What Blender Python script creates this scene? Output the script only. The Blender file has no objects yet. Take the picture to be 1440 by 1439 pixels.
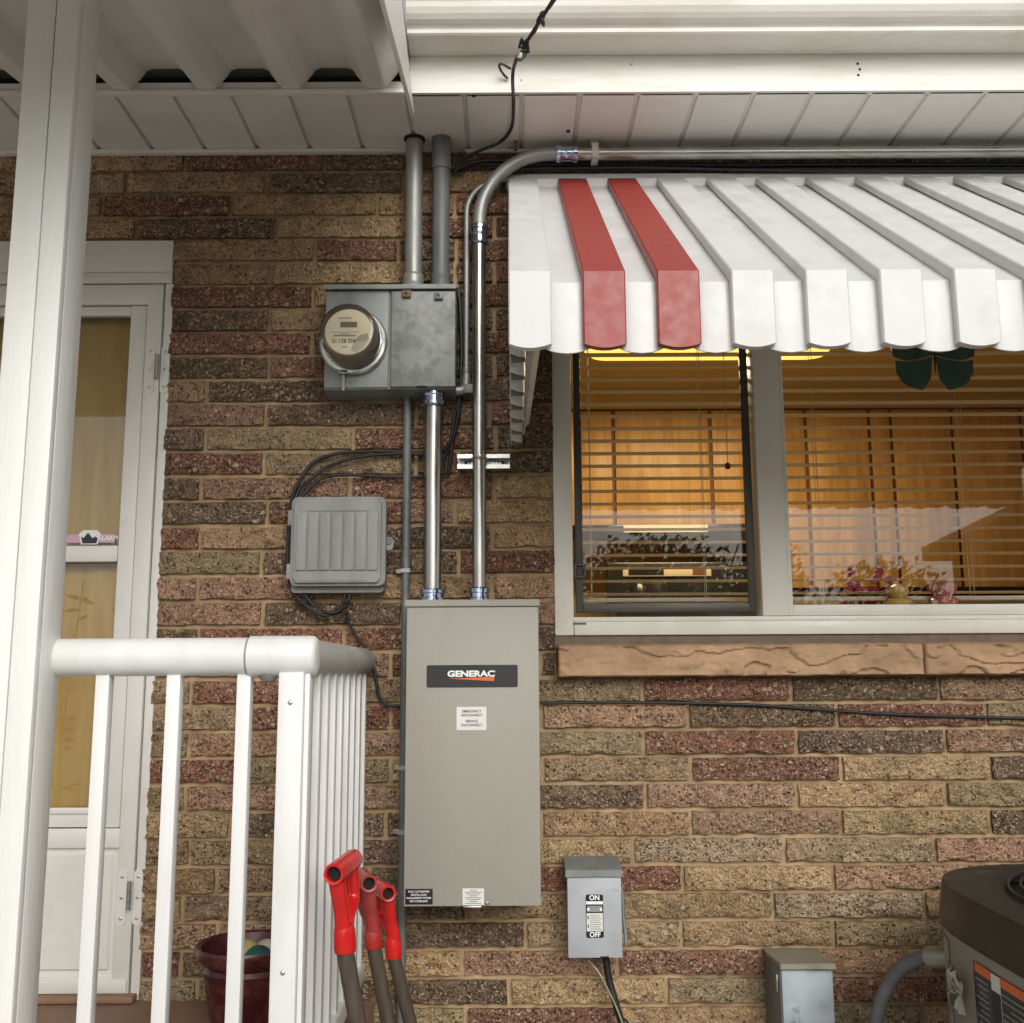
import bpy, bmesh, math, random
from mathutils import Vector, Matrix, noise

sc = bpy.context.scene
COL = sc.collection
rad = math.radians

# ------------------------------------------------------------------ camera, sky, sun, exposure
CAM_D, CAM_Z, PITCH, ROLL, F = 2.8, 1.6, rad(9.0), rad(0.3), 1440.0
fwd = Vector((0, math.cos(PITCH), math.sin(PITCH)))
upv = Vector((0, -math.sin(PITCH), math.cos(PITCH)))
rgt = Vector((1, 0, 0))
rc = rgt * math.cos(ROLL) - upv * math.sin(ROLL)
uc = upv * math.cos(ROLL) + rgt * math.sin(ROLL)
CAM = Vector((0, -CAM_D, CAM_Z))
cd = bpy.data.cameras.new('camera'); cam = bpy.data.objects.new('camera', cd); COL.objects.link(cam)
cd.sensor_fit = 'HORIZONTAL'; cd.sensor_width = 36; cd.lens = 36; cd.clip_start = 0.02; cd.clip_end = 2000
M4 = Matrix.Identity(4)
for i in range(3):
    M4[i][0] = rc[i]; M4[i][1] = uc[i]; M4[i][2] = -fwd[i]; M4[i][3] = CAM[i]
cam.matrix_world = M4
sc.camera = cam

SUN_EL, SUN_AZ = rad(30), rad(164)      # azimuth clockwise from +Y: behind the camera, a little to the right
w = bpy.data.worlds.new('World'); sc.world = w; w.use_nodes = True
nt = w.node_tree; nt.nodes.clear()
sky = nt.nodes.new('ShaderNodeTexSky'); sky.sky_type = 'NISHITA'; sky.sun_disc = False
sky.sun_elevation = SUN_EL; sky.sun_rotation = SUN_AZ; sky.air_density = 1.0; sky.dust_density = 3.0; sky.ozone_density = 1.0
hs = nt.nodes.new('ShaderNodeHueSaturation'); hs.inputs['Saturation'].default_value = 0.12
tint = nt.nodes.new('ShaderNodeMix'); tint.data_type = 'RGBA'; tint.blend_type = 'MULTIPLY'; tint.inputs[0].default_value = 1
tint.inputs[7].default_value = (1.0, 0.995, 0.97, 1)
bg = nt.nodes.new('ShaderNodeBackground'); bg.inputs[1].default_value = 0.125
wo = nt.nodes.new('ShaderNodeOutputWorld')
nt.links.new(sky.outputs[0], hs.inputs['Color']); nt.links.new(hs.outputs[0], tint.inputs[6])
nt.links.new(tint.outputs[2], bg.inputs[0]); nt.links.new(bg.outputs[0], wo.inputs[0])
sl = bpy.data.lights.new('sun', 'SUN'); sl.energy = 1.15; sl.angle = rad(40); sl.color = (1.0, 0.975, 0.935)
so = bpy.data.objects.new('sun', sl); COL.objects.link(so)
sdir = Vector((math.sin(SUN_AZ) * math.cos(SUN_EL), math.cos(SUN_AZ) * math.cos(SUN_EL), math.sin(SUN_EL)))
so.rotation_euler = (-sdir).to_track_quat('-Z', 'Y').to_euler(); so.location = sdir * 30
sc.view_settings.view_transform = 'Standard'; sc.view_settings.look = 'None'
sc.view_settings.exposure = 0.26; sc.view_settings.gamma = 1.0; sc.view_settings.use_curve_mapping = False
sc.render.engine = 'CYCLES'
sc.cycles.max_bounces = 7; sc.cycles.transparent_max_bounces = 24; sc.cycles.diffuse_bounces = 3
sc.cycles.sample_clamp_indirect = 4.0; sc.cycles.caustics_reflective = False; sc.cycles.caustics_refractive = False

# ------------------------------------------------------------------ measuring helpers (photo pixel -> point on a known plane)
def ray(px, py):
    return fwd + rc * ((px - 720) / F) + uc * ((719.5 - py) / F)
def at(px, py, Y=0.0):
    d = ray(px, py); return CAM + d * ((Y + CAM_D) / d.y)
def atz(px, py, Z):
    d = ray(px, py); return CAM + d * ((Z - CAM_Z) / d.z)
def proj(P):
    v = Vector(P) - CAM; k = v.dot(fwd)
    return (720 + F * v.dot(rc) / k, 719.5 - F * v.dot(uc) / k)
def X(px, py, Y=0.0): return at(px, py, Y).x
def Z(px, py, Y=0.0): return at(px, py, Y).z

# ------------------------------------------------------------------ object helpers
WP = {}
def thing(name, label, cat, loc=(0, 0, 0), group=None):
    o = bpy.data.objects.new(name, None); COL.objects.link(o); o.empty_display_size = 0.1
    o.location = loc; WP[o] = Vector(loc); tag(o, label, cat, group); return o
def tag(o, label=None, cat=None, group=None, kind=None):
    if label: o['label'] = label
    if cat: o['category'] = cat
    if group: o['group'] = group
    if kind: o['kind'] = kind
    return o
def link(name, me, m, parent=None, loc=None):
    """me in world coordinates; origin moved to its centre"""
    if loc is None:
        n = len(me.vertices)
        co = [0.0] * (3 * n); me.vertices.foreach_get('co', co)
        lo = Vector((min(co[0::3]), min(co[1::3]), min(co[2::3]))); hi = Vector((max(co[0::3]), max(co[1::3]), max(co[2::3])))
        c = (lo + hi) / 2; me.transform(Matrix.Translation(-c))
    else:
        c = Vector(loc)
    o = bpy.data.objects.new(name, me); COL.objects.link(o)
    if m is not None and len(me.materials) == 0: me.materials.append(m)
    if parent is not None:
        o.parent = parent; o.location = c - WP[parent]
    else:
        o.location = c
    WP[o] = c
    return o
def bm_done(name, bm, m, parent=None, smooth=False, angle=None):
    bmesh.ops.recalc_face_normals(bm, faces=bm.faces)
    me = bpy.data.meshes.new(name); bm.to_mesh(me); bm.free()
    if smooth:
        me.polygons.foreach_set('use_smooth', [True] * len(me.polygons))
        if angle: me.set_sharp_from_angle(angle=rad(angle))
    return link(name, me, m, parent)
def bbox(bm, x0, x1, y0, y1, z0, z1, bev=0.0, seg=2):
    r = bmesh.ops.create_cube(bm, size=1.0)
    vs = r['verts']
    for v in vs:
        v.co = Vector(((x0 + x1) / 2 + v.co.x * (x1 - x0), (y0 + y1) / 2 + v.co.y * (y1 - y0), (z0 + z1) / 2 + v.co.z * (z1 - z0)))
    if bev > 0:
        es = list({e for v in vs for e in v.link_edges})
        bmesh.ops.bevel(bm, geom=es, offset=bev, segments=seg, affect='EDGES', profile=0.5)
def box(name, x0, x1, y0, y1, z0, z1, m, parent=None, bev=0.0, seg=2):
    if x0 > x1: x0, x1 = x1, x0
    if y0 > y1: y0, y1 = y1, y0
    if z0 > z1: z0, z1 = z1, z0
    bm = bmesh.new(); bbox(bm, x0, x1, y0, y1, z0, z1, bev, seg)
    return bm_done(name, bm, m, parent, bev > 0, 35)
def prism_x(name, pts, x0, x1, m, parent=None, bev=0.0):
    """polygon in (y,z) extruded along x"""
    bm = bmesh.new()
    a = [bm.verts.new((x0, p[0], p[1])) for p in pts]; b = [bm.verts.new((x1, p[0], p[1])) for p in pts]
    n = len(pts); bm.faces.new(a); bm.faces.new(b[::-1])
    for i in range(n): bm.faces.new((a[i], b[i], b[(i + 1) % n], a[(i + 1) % n]))
    if bev: bmesh.ops.bevel(bm, geom=bm.edges[:], offset=bev, segments=2, affect='EDGES')
    return bm_done(name, bm, m, parent, bool(bev), 35)
def prism_y(name, pts, y0, y1, m, parent=None, bev=0.0):
    """polygon in (x,z) extruded along y"""
    bm = bmesh.new()
    a = [bm.verts.new((p[0], y0, p[1])) for p in pts]; b = [bm.verts.new((p[0], y1, p[1])) for p in pts]
    n = len(pts); bm.faces.new(a); bm.faces.new(b[::-1])
    for i in range(n): bm.faces.new((a[i], b[i], b[(i + 1) % n], a[(i + 1) % n]))
    if bev: bmesh.ops.bevel(bm, geom=bm.edges[:], offset=bev, segments=2, affect='EDGES')
    return bm_done(name, bm, m, parent, bool(bev), 35)
def rrect(x0, x1, z0, z1, r, n=5):
    pts = []
    for cx, cz, a0 in ((x1 - r, z1 - r, 0), (x0 + r, z1 - r, 90), (x0 + r, z0 + r, 180), (x1 - r, z0 + r, 270)):
        for i in range(n + 1):
            a = rad(a0 + 90 * i / n); pts.append((cx + r * math.cos(a), cz + r * math.sin(a)))
    return pts
def catmull(pts, n=8):
    P = [Vector(p) for p in pts]
    if len(P) < 3: return P
    P = [P[0] * 2 - P[1]] + P + [P[-1] * 2 - P[-2]]
    out = []
    for i in range(1, len(P) - 2):
        p0, p1, p2, p3 = P[i - 1:i + 3]
        for k in range(n):
            t = k / n
            out.append(0.5 * ((2 * p1) + (p2 - p0) * t + (2 * p0 - 5 * p1 + 4 * p2 - p3) * t * t + (3 * p1 - p0 - 3 * p2 + p3) * t ** 3))
    out.append(P[-2]); return out
def sweep(bm, pts, r, seg=12, caps=True, flat=1.0):
    """tube along pts; r float or list; flat squashes the second axis"""
    P = [Vector(p) for p in pts]; n = len(P); R = r if isinstance(r, (list, tuple)) else [r] * n
    prev = None; rings = []
    for i in range(n):
        t = (P[min(i + 1, n - 1)] - P[max(i - 1, 0)])
        if t.length < 1e-9: t = Vector((0, 0, 1))
        t.normalize()
        if prev is None:
            ref = Vector((0, 1, 0)) if abs(t.y) < 0.9 else Vector((1, 0, 0))
            u = (ref - t * ref.dot(t)).normalized()
        else:
            u = (prev - t * prev.dot(t)).normalized()
        prev = u; v = t.cross(u)
        rings.append([bm.verts.new(P[i] + (u * math.cos(2 * math.pi * k / seg) + v * math.sin(2 * math.pi * k / seg) * flat) * R[i]) for k in range(seg)])
    for i in range(n - 1):
        for k in range(seg):
            bm.faces.new((rings[i][k], rings[i][(k + 1) % seg], rings[i + 1][(k + 1) % seg], rings[i + 1][k]))
    if caps: bm.faces.new(rings[0][::-1]); bm.faces.new(rings[-1])
def tube(name, pts, r, m, parent=None, seg=14, smooth_path=False, n=8, flat=1.0):
    bm = bmesh.new(); sweep(bm, catmull(pts, n) if smooth_path else pts, r, seg, True, flat)
    return bm_done(name, bm, m, parent, True, 50)
def lathe(name, prof, c, axis, m, parent=None, seg=40, angle=40):
    """prof list of (radius, distance along axis) from point c"""
    ax = Vector(axis).normalized(); ref = Vector((0, 0, 1)) if abs(ax.z) < 0.9 else Vector((1, 0, 0))
    u = (ref - ax * ref.dot(ax)).normalized(); v = ax.cross(u); c = Vector(c)
    bm = bmesh.new(); rings = []
    for r, d in prof:
        if r < 1e-6: rings.append([bm.verts.new(c + ax * d)])
        else: rings.append([bm.verts.new(c + ax * d + (u * math.cos(2 * math.pi * k / seg) + v * math.sin(2 * math.pi * k / seg)) * r) for k in range(seg)])
    for a, b in zip(rings, rings[1:]):
        for k in range(seg):
            k2 = (k + 1) % seg
            if len(a) == 1 and len(b) == 1: continue
            if len(a) == 1: bm.faces.new((a[0], b[k2], b[k]))
            elif len(b) == 1: bm.faces.new((a[k], a[k2], b[0]))
            else: bm.faces.new((a[k], a[k2], b[k2], b[k]))
    return bm_done(name, bm, m, parent, True, angle)
def lettering(name, s, x, y, z, size, m, parent=None, xs=1.0, bold=0.0, align='CENTER', rotz=0.0, extr=0.0003, shear=0.0):
    cu = bpy.data.curves.new(name, 'FONT'); cu.body = s; cu.size = size; cu.align_x = align; cu.align_y = 'CENTER'
    cu.offset = bold; cu.extrude = extr; cu.resolution_u = 3; cu.shear = shear
    t = bpy.data.objects.new('tmp', cu); COL.objects.link(t)
    bpy.context.view_layer.update()
    me = bpy.data.meshes.new_from_object(t.evaluated_get(bpy.context.evaluated_depsgraph_get()))
    bpy.data.objects.remove(t)
    me.transform(Matrix.Translation((x, y, z)) @ Matrix.Rotation(rotz, 4, 'Z') @ Matrix.Rotation(rad(90), 4, 'X') @ Matrix.Diagonal((xs, 1, 1, 1)))
    me.name = name; me.materials.clear()
    return link(name, me, m, parent)

# ------------------------------------------------------------------ materials
def new_mat(name):
    m = bpy.data.materials.new(name); m.use_nodes = True; t = m.node_tree
    b = t.nodes['Principled BSDF']; return m, t, b
def nd(t, kind, **kw):
    n = t.nodes.new('ShaderNode' + kind)
    for k, v in kw.items(): setattr(n, k, v)
    return n
def vary(t, col, scale, amt, detail=5, vec=None, stretch=None):
    """noise modulated colour socket: col * (1-amt .. 1+amt)"""
    g = nd(t, 'NewGeometry'); src = g.outputs['Position']
    if stretch:
        mp = nd(t, 'Mapping'); mp.inputs['Scale'].default_value = stretch; t.links.new(src, mp.inputs['Vector']); src = mp.outputs[0]
    n = nd(t, 'TexNoise'); n.inputs['Scale'].default_value = scale; n.inputs['Detail'].default_value = detail
    t.links.new(src, n.inputs['Vector'])
    r = nd(t, 'MapRange'); r.inputs[1].default_value = 0.3; r.inputs[2].default_value = 0.7
    r.inputs[3].default_value = 1 - amt; r.inputs[4].default_value = 1 + amt
    t.links.new(n.outputs[0], r.inputs[0])
    mx = nd(t, 'Mix', data_type='RGBA', blend_type='MULTIPLY'); mx.inputs[0].default_value = 1
    if isinstance(col, tuple): mx.inputs[6].default_value = (*col, 1)
    else: t.links.new(col, mx.inputs[6])
    t.links.new(r.outputs[0], mx.inputs[7])
    return mx.outputs[2], n.outputs[0], src
def mat(name, col, rough=0.5, metal=0.0, var=0.12, vscale=9.0, bump=0.0, bscale=120.0, stretch=None, dirt=None, dscale=3.0, damt=0.5, rvar=0.1, spec=0.5, dhi=0.62, dlo=0.5):
    m, t, b = new_mat(name)
    c, nz, src = vary(t, col, vscale, var, 6, stretch=stretch)
    if dirt:
        n2 = nd(t, 'TexNoise'); n2.inputs['Scale'].default_value = dscale; n2.inputs['Detail'].default_value = 8; n2.inputs['Roughness'].default_value = 0.65
        t.links.new(src, n2.inputs['Vector'])
        r2 = nd(t, 'MapRange'); r2.inputs[1].default_value = dlo; r2.inputs[2].default_value = dhi; r2.inputs[3].default_value = 0; r2.inputs[4].default_value = damt
        t.links.new(n2.outputs[0], r2.inputs[0])
        mx = nd(t, 'Mix', data_type='RGBA'); t.links.new(r2.outputs[0], mx.inputs[0]); t.links.new(c, mx.inputs[6]); mx.inputs[7].default_value = (*dirt, 1)
        c = mx.outputs[2]
    t.links.new(c, b.inputs['Base Color'])
    b.inputs['Metallic'].default_value = metal
    b.inputs['Specular IOR Level'].default_value = spec
    rr = nd(t, 'MapRange'); rr.inputs[1].default_value = 0.3; rr.inputs[2].default_value = 0.7; rr.inputs[3].default_value = max(0.03, rough - rvar); rr.inputs[4].default_value = min(1, rough + rvar)
    t.links.new(nz, rr.inputs[0]); t.links.new(rr.outputs[0], b.inputs['Roughness'])
    if bump:
        n3 = nd(t, 'TexNoise'); n3.inputs['Scale'].default_value = bscale; n3.inputs['Detail'].default_value = 4
        t.links.new(src, n3.inputs['Vector'])
        bp = nd(t, 'Bump'); bp.inputs['Strength'].default_value = bump; bp.inputs['Distance'].default_value = 0.002
        t.links.new(n3.outputs[0], bp.inputs['Height']); t.links.new(bp.outputs[0], b.inputs['Normal'])
    return m
def flat(name, col, rough=0.6):
    m, t, b = new_mat(name); b.inputs['Base Color'].default_value = (*col, 1); b.inputs['Roughness'].default_value = rough; return m
def emit(name, col, s):
    m, t, b = new_mat(name); b.inputs['Base Color'].default_value = (*col, 1)
    b.inputs['Emission Color'].default_value = (*col, 1); b.inputs['Emission Strength'].default_value = s; return m
def glass(name, tintc=(1, 1, 1), ior=1.5, rough=0.0, haze=0.0, hazec=(0.5, 0.5, 0.5)):
    m, t, b = new_mat(name); t.nodes.remove(b); out = t.nodes['Material Output']
    tr = nd(t, 'BsdfTransparent'); tr.inputs[0].default_value = (*tintc, 1)
    gl = nd(t, 'BsdfGlossy'); gl.inputs['Roughness'].default_value = rough
    fr = nd(t, 'Fresnel'); fr.inputs[0].default_value = ior
    mx = nd(t, 'MixShader'); t.links.new(fr.outputs[0], mx.inputs[0]); t.links.new(tr.outputs[0], mx.inputs[1]); t.links.new(gl.outputs[0], mx.inputs[2])
    o = mx.outputs[0]
    if haze:
        df = nd(t, 'BsdfDiffuse'); df.inputs[0].default_value = (*hazec, 1)
        m2 = nd(t, 'MixShader'); m2.inputs[0].default_value = haze; t.links.new(o, m2.inputs[1]); t.links.new(df.outputs[0], m2.inputs[2]); o = m2.outputs[0]
    t.links.new(o, out.inputs[0]); return m

def brick_material():
    m, t, b = new_mat('split_face_brick')
    g = nd(t, 'NewGeometry'); oi = nd(t, 'ObjectInfo')
    L = t.links.new
    # world position shifted per brick so that no two share a pattern
    vm = nd(t, 'VectorMath', operation='MULTIPLY_ADD'); vm.inputs[1].default_value = (1, 1, 1)
    L(g.outputs['Position'], vm.inputs[0])
    cmb = nd(t, 'CombineXYZ'); mu = nd(t, 'Math', operation='MULTIPLY'); mu.inputs[1].default_value = 37.0; L(oi.outputs['Random'], mu.inputs[0])
    L(mu.outputs[0], cmb.inputs[0]); L(mu.outputs[0], cmb.inputs[1]); L(cmb.outputs[0], vm.inputs[2]); V = vm.outputs[0]
    # distort for irregular grains
    dn = nd(t, 'TexNoise'); dn.inputs['Scale'].default_value = 70; dn.inputs['Detail'].default_value = 2; L(V, dn.inputs['Vector'])
    dv = nd(t, 'VectorMath', operation='MULTIPLY_ADD'); L(dn.outputs['Color'], dv.inputs[0]); dv.inputs[1].default_value = (.012, .012, .012); L(V, dv.inputs[2]); VD = dv.outputs[0]
    # base colour with blotches
    n1 = nd(t, 'TexNoise'); n1.inputs['Scale'].default_value = 22; n1.inputs['Detail'].default_value = 8; n1.inputs['Roughness'].default_value = .7; L(V, n1.inputs['Vector'])
    r1 = nd(t, 'MapRange'); r1.inputs[1].default_value = .3; r1.inputs[2].default_value = .7; r1.inputs[3].default_value = .66; r1.inputs[4].default_value = 1.30; L(n1.outputs[0], r1.inputs[0])
    n1b = nd(t, 'TexNoise'); n1b.inputs['Scale'].default_value = 210; n1b.inputs['Detail'].default_value = 3; L(V, n1b.inputs['Vector'])
    r1b = nd(t, 'MapRange'); r1b.inputs[1].default_value = .35; r1b.inputs[2].default_value = .65; r1b.inputs[3].default_value = .60; r1b.inputs[4].default_value = 1.40; L(n1b.outputs[0], r1b.inputs[0])
    rm = nd(t, 'Math', operation='MULTIPLY'); L(r1.outputs[0], rm.inputs[0]); L(r1b.outputs[0], rm.inputs[1])
    c1 = nd(t, 'Mix', data_type='RGBA', blend_type='MULTIPLY'); c1.inputs[0].default_value = 1; L(oi.outputs['Color'], c1.inputs[6]); L(rm.outputs[0], c1.inputs[7])
    wm = nd(t, 'Mapping'); wm.inputs['Scale'].default_value = (2.2, 1, .9); L(g.outputs['Position'], wm.inputs['Vector'])
    wn = nd(t, 'TexNoise'); wn.inputs['Scale'].default_value = 1.7; wn.inputs['Detail'].default_value = 6; wn.inputs['Roughness'].default_value = .6; L(wm.outputs[0], wn.inputs['Vector'])
    wr = nd(t, 'MapRange'); wr.inputs[1].default_value = .32; wr.inputs[2].default_value = .68; wr.inputs[3].default_value = .78; wr.inputs[4].default_value = 1.14; L(wn.outputs[0], wr.inputs[0])
    c2 = nd(t, 'Mix', data_type='RGBA', blend_type='MULTIPLY'); c2.inputs[0].default_value = 1; L(c1.outputs[2], c2.inputs[6]); L(wr.outputs[0], c2.inputs[7])
    cur = c2.outputs[2]
    heights = []
    # dark sunken spots, then two sizes of pale pebbles
    for sc_, rmax, thr, ramp, dens, hgt in ((105, .40, .72, ((.0, (.035, .025, .02)), (1, (.075, .05, .04))), .65, -0.9),
                                     (125, .42, .74, ((.0, (.44, .27, .17)), (.5, (.60, .44, .29)), (1, (.74, .60, .44))), .9, .35),
                                     (62, .42, .88, ((.0, (.40, .24, .16)), (.5, (.54, .37, .24)), (1, (.70, .56, .41))), .95, .6)):
        vo = nd(t, 'TexVoronoi'); vo.inputs['Scale'].default_value = sc_; L(VD, vo.inputs['Vector'])
        sep = nd(t, 'SeparateColor'); L(vo.outputs['Color'], sep.inputs[0])
        # threshold falls with the brick's pebble density (object colour alpha)
        th = nd(t, 'MapRange'); th.inputs[1].default_value = 0; th.inputs[2].default_value = 1; th.inputs[3].default_value = 1.0; th.inputs[4].default_value = 2 * thr - 1.0
        L(oi.outputs['Alpha'], th.inputs[0])
        gt = nd(t, 'Math', operation='GREATER_THAN'); L(sep.outputs[0], gt.inputs[0]); L(th.outputs[0], gt.inputs[1])
        ds = nd(t, 'MapRange', interpolation_type='SMOOTHSTEP'); ds.inputs[1].default_value = rmax + .08; ds.inputs[2].default_value = rmax - .1; ds.inputs[3].default_value = 0; ds.inputs[4].default_value = 1
        L(vo.outputs['Distance'], ds.inputs[0])
        mk = nd(t, 'Math', operation='MULTIPLY'); L(gt.outputs[0], mk.inputs[0]); L(ds.outputs[0], mk.inputs[1])
        cr = nd(t, 'ValToRGB'); el = cr.color_ramp.elements
        el[0].position = ramp[0][0]; el[0].color = (*ramp[0][1], 1); el[1].position = ramp[-1][0]; el[1].color = (*ramp[-1][1], 1)
        for p, c in ramp[1:-1]:
            e = el.new(p); e.color = (*c, 1)
        L(sep.outputs[1], cr.inputs[0])
        fa = nd(t, 'Math', operation='MULTIPLY'); fa.inputs[1].default_value = dens; L(mk.outputs[0], fa.inputs[0])
        mx = nd(t, 'Mix', data_type='RGBA'); L(fa.outputs[0], mx.inputs[0]); L(cur, mx.inputs[6]); L(cr.outputs[0], mx.inputs[7]); cur = mx.outputs[2]
        hm = nd(t, 'Math', operation='MULTIPLY'); hm.inputs[1].default_value = hgt; L(mk.outputs[0], hm.inputs[0]); heights.append(hm.outputs[0])
    L(cur, b.inputs['Base Color']); b.inputs['Roughness'].default_value = .92; b.inputs['Specular IOR Level'].default_value = .25
    # torn surface relief
    n2 = nd(t, 'TexNoise'); n2.inputs['Scale'].default_value = 40; n2.inputs['Detail'].default_value = 9; n2.inputs['Roughness'].default_value = .62; L(V, n2.inputs['Vector'])
    ch = nd(t, 'TexVoronoi'); ch.inputs['Scale'].default_value = 60; L(VD, ch.inputs['Vector'])
    h = nd(t, 'Math', operation='MULTIPLY'); h.inputs[1].default_value = 4.2; L(n2.outputs[0], h.inputs[0]); hs_ = h.outputs[0]
    h2 = nd(t, 'Math', operation='MULTIPLY_ADD'); h2.inputs[1].default_value = .8; L(ch.outputs['Distance'], h2.inputs[0]); L(hs_, h2.inputs[2]); hs_ = h2.outputs[0]
    for q in heights:
        a = nd(t, 'Math', operation='ADD'); L(hs_, a.inputs[0]); L(q, a.inputs[1]); hs_ = a.outputs[0]
    bp = nd(t, 'Bump'); bp.inputs['Strength'].default_value = 1.0; bp.inputs['Distance'].default_value = .010; L(hs_, bp.inputs['Height']); L(bp.outputs[0], b.inputs['Normal'])
    return m

def wood_material(name, c0, c1, scale=3.0, rough=0.4):
    m, t, b = new_mat(name); L = t.links.new
    g = nd(t, 'NewGeometry'); mp = nd(t, 'Mapping'); mp.inputs['Scale'].default_value = (scale * 4, scale * 4, scale * .45); L(g.outputs['Position'], mp.inputs['Vector'])
    n = nd(t, 'TexNoise'); n.inputs['Scale'].default_value = 1.6; n.inputs['Detail'].default_value = 7; n.inputs['Distortion'].default_value = 1.6; L(mp.outputs[0], n.inputs['Vector'])
    cr = nd(t, 'ValToRGB'); e = cr.color_ramp.elements; e[0].position = .3; e[0].color = (*c0, 1); e[1].position = .68; e[1].color = (*c1, 1); L(n.outputs[0], cr.inputs[0])
    L(cr.outputs[0], b.inputs['Base Color']); b.inputs['Roughness'].default_value = rough
    return m

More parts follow.
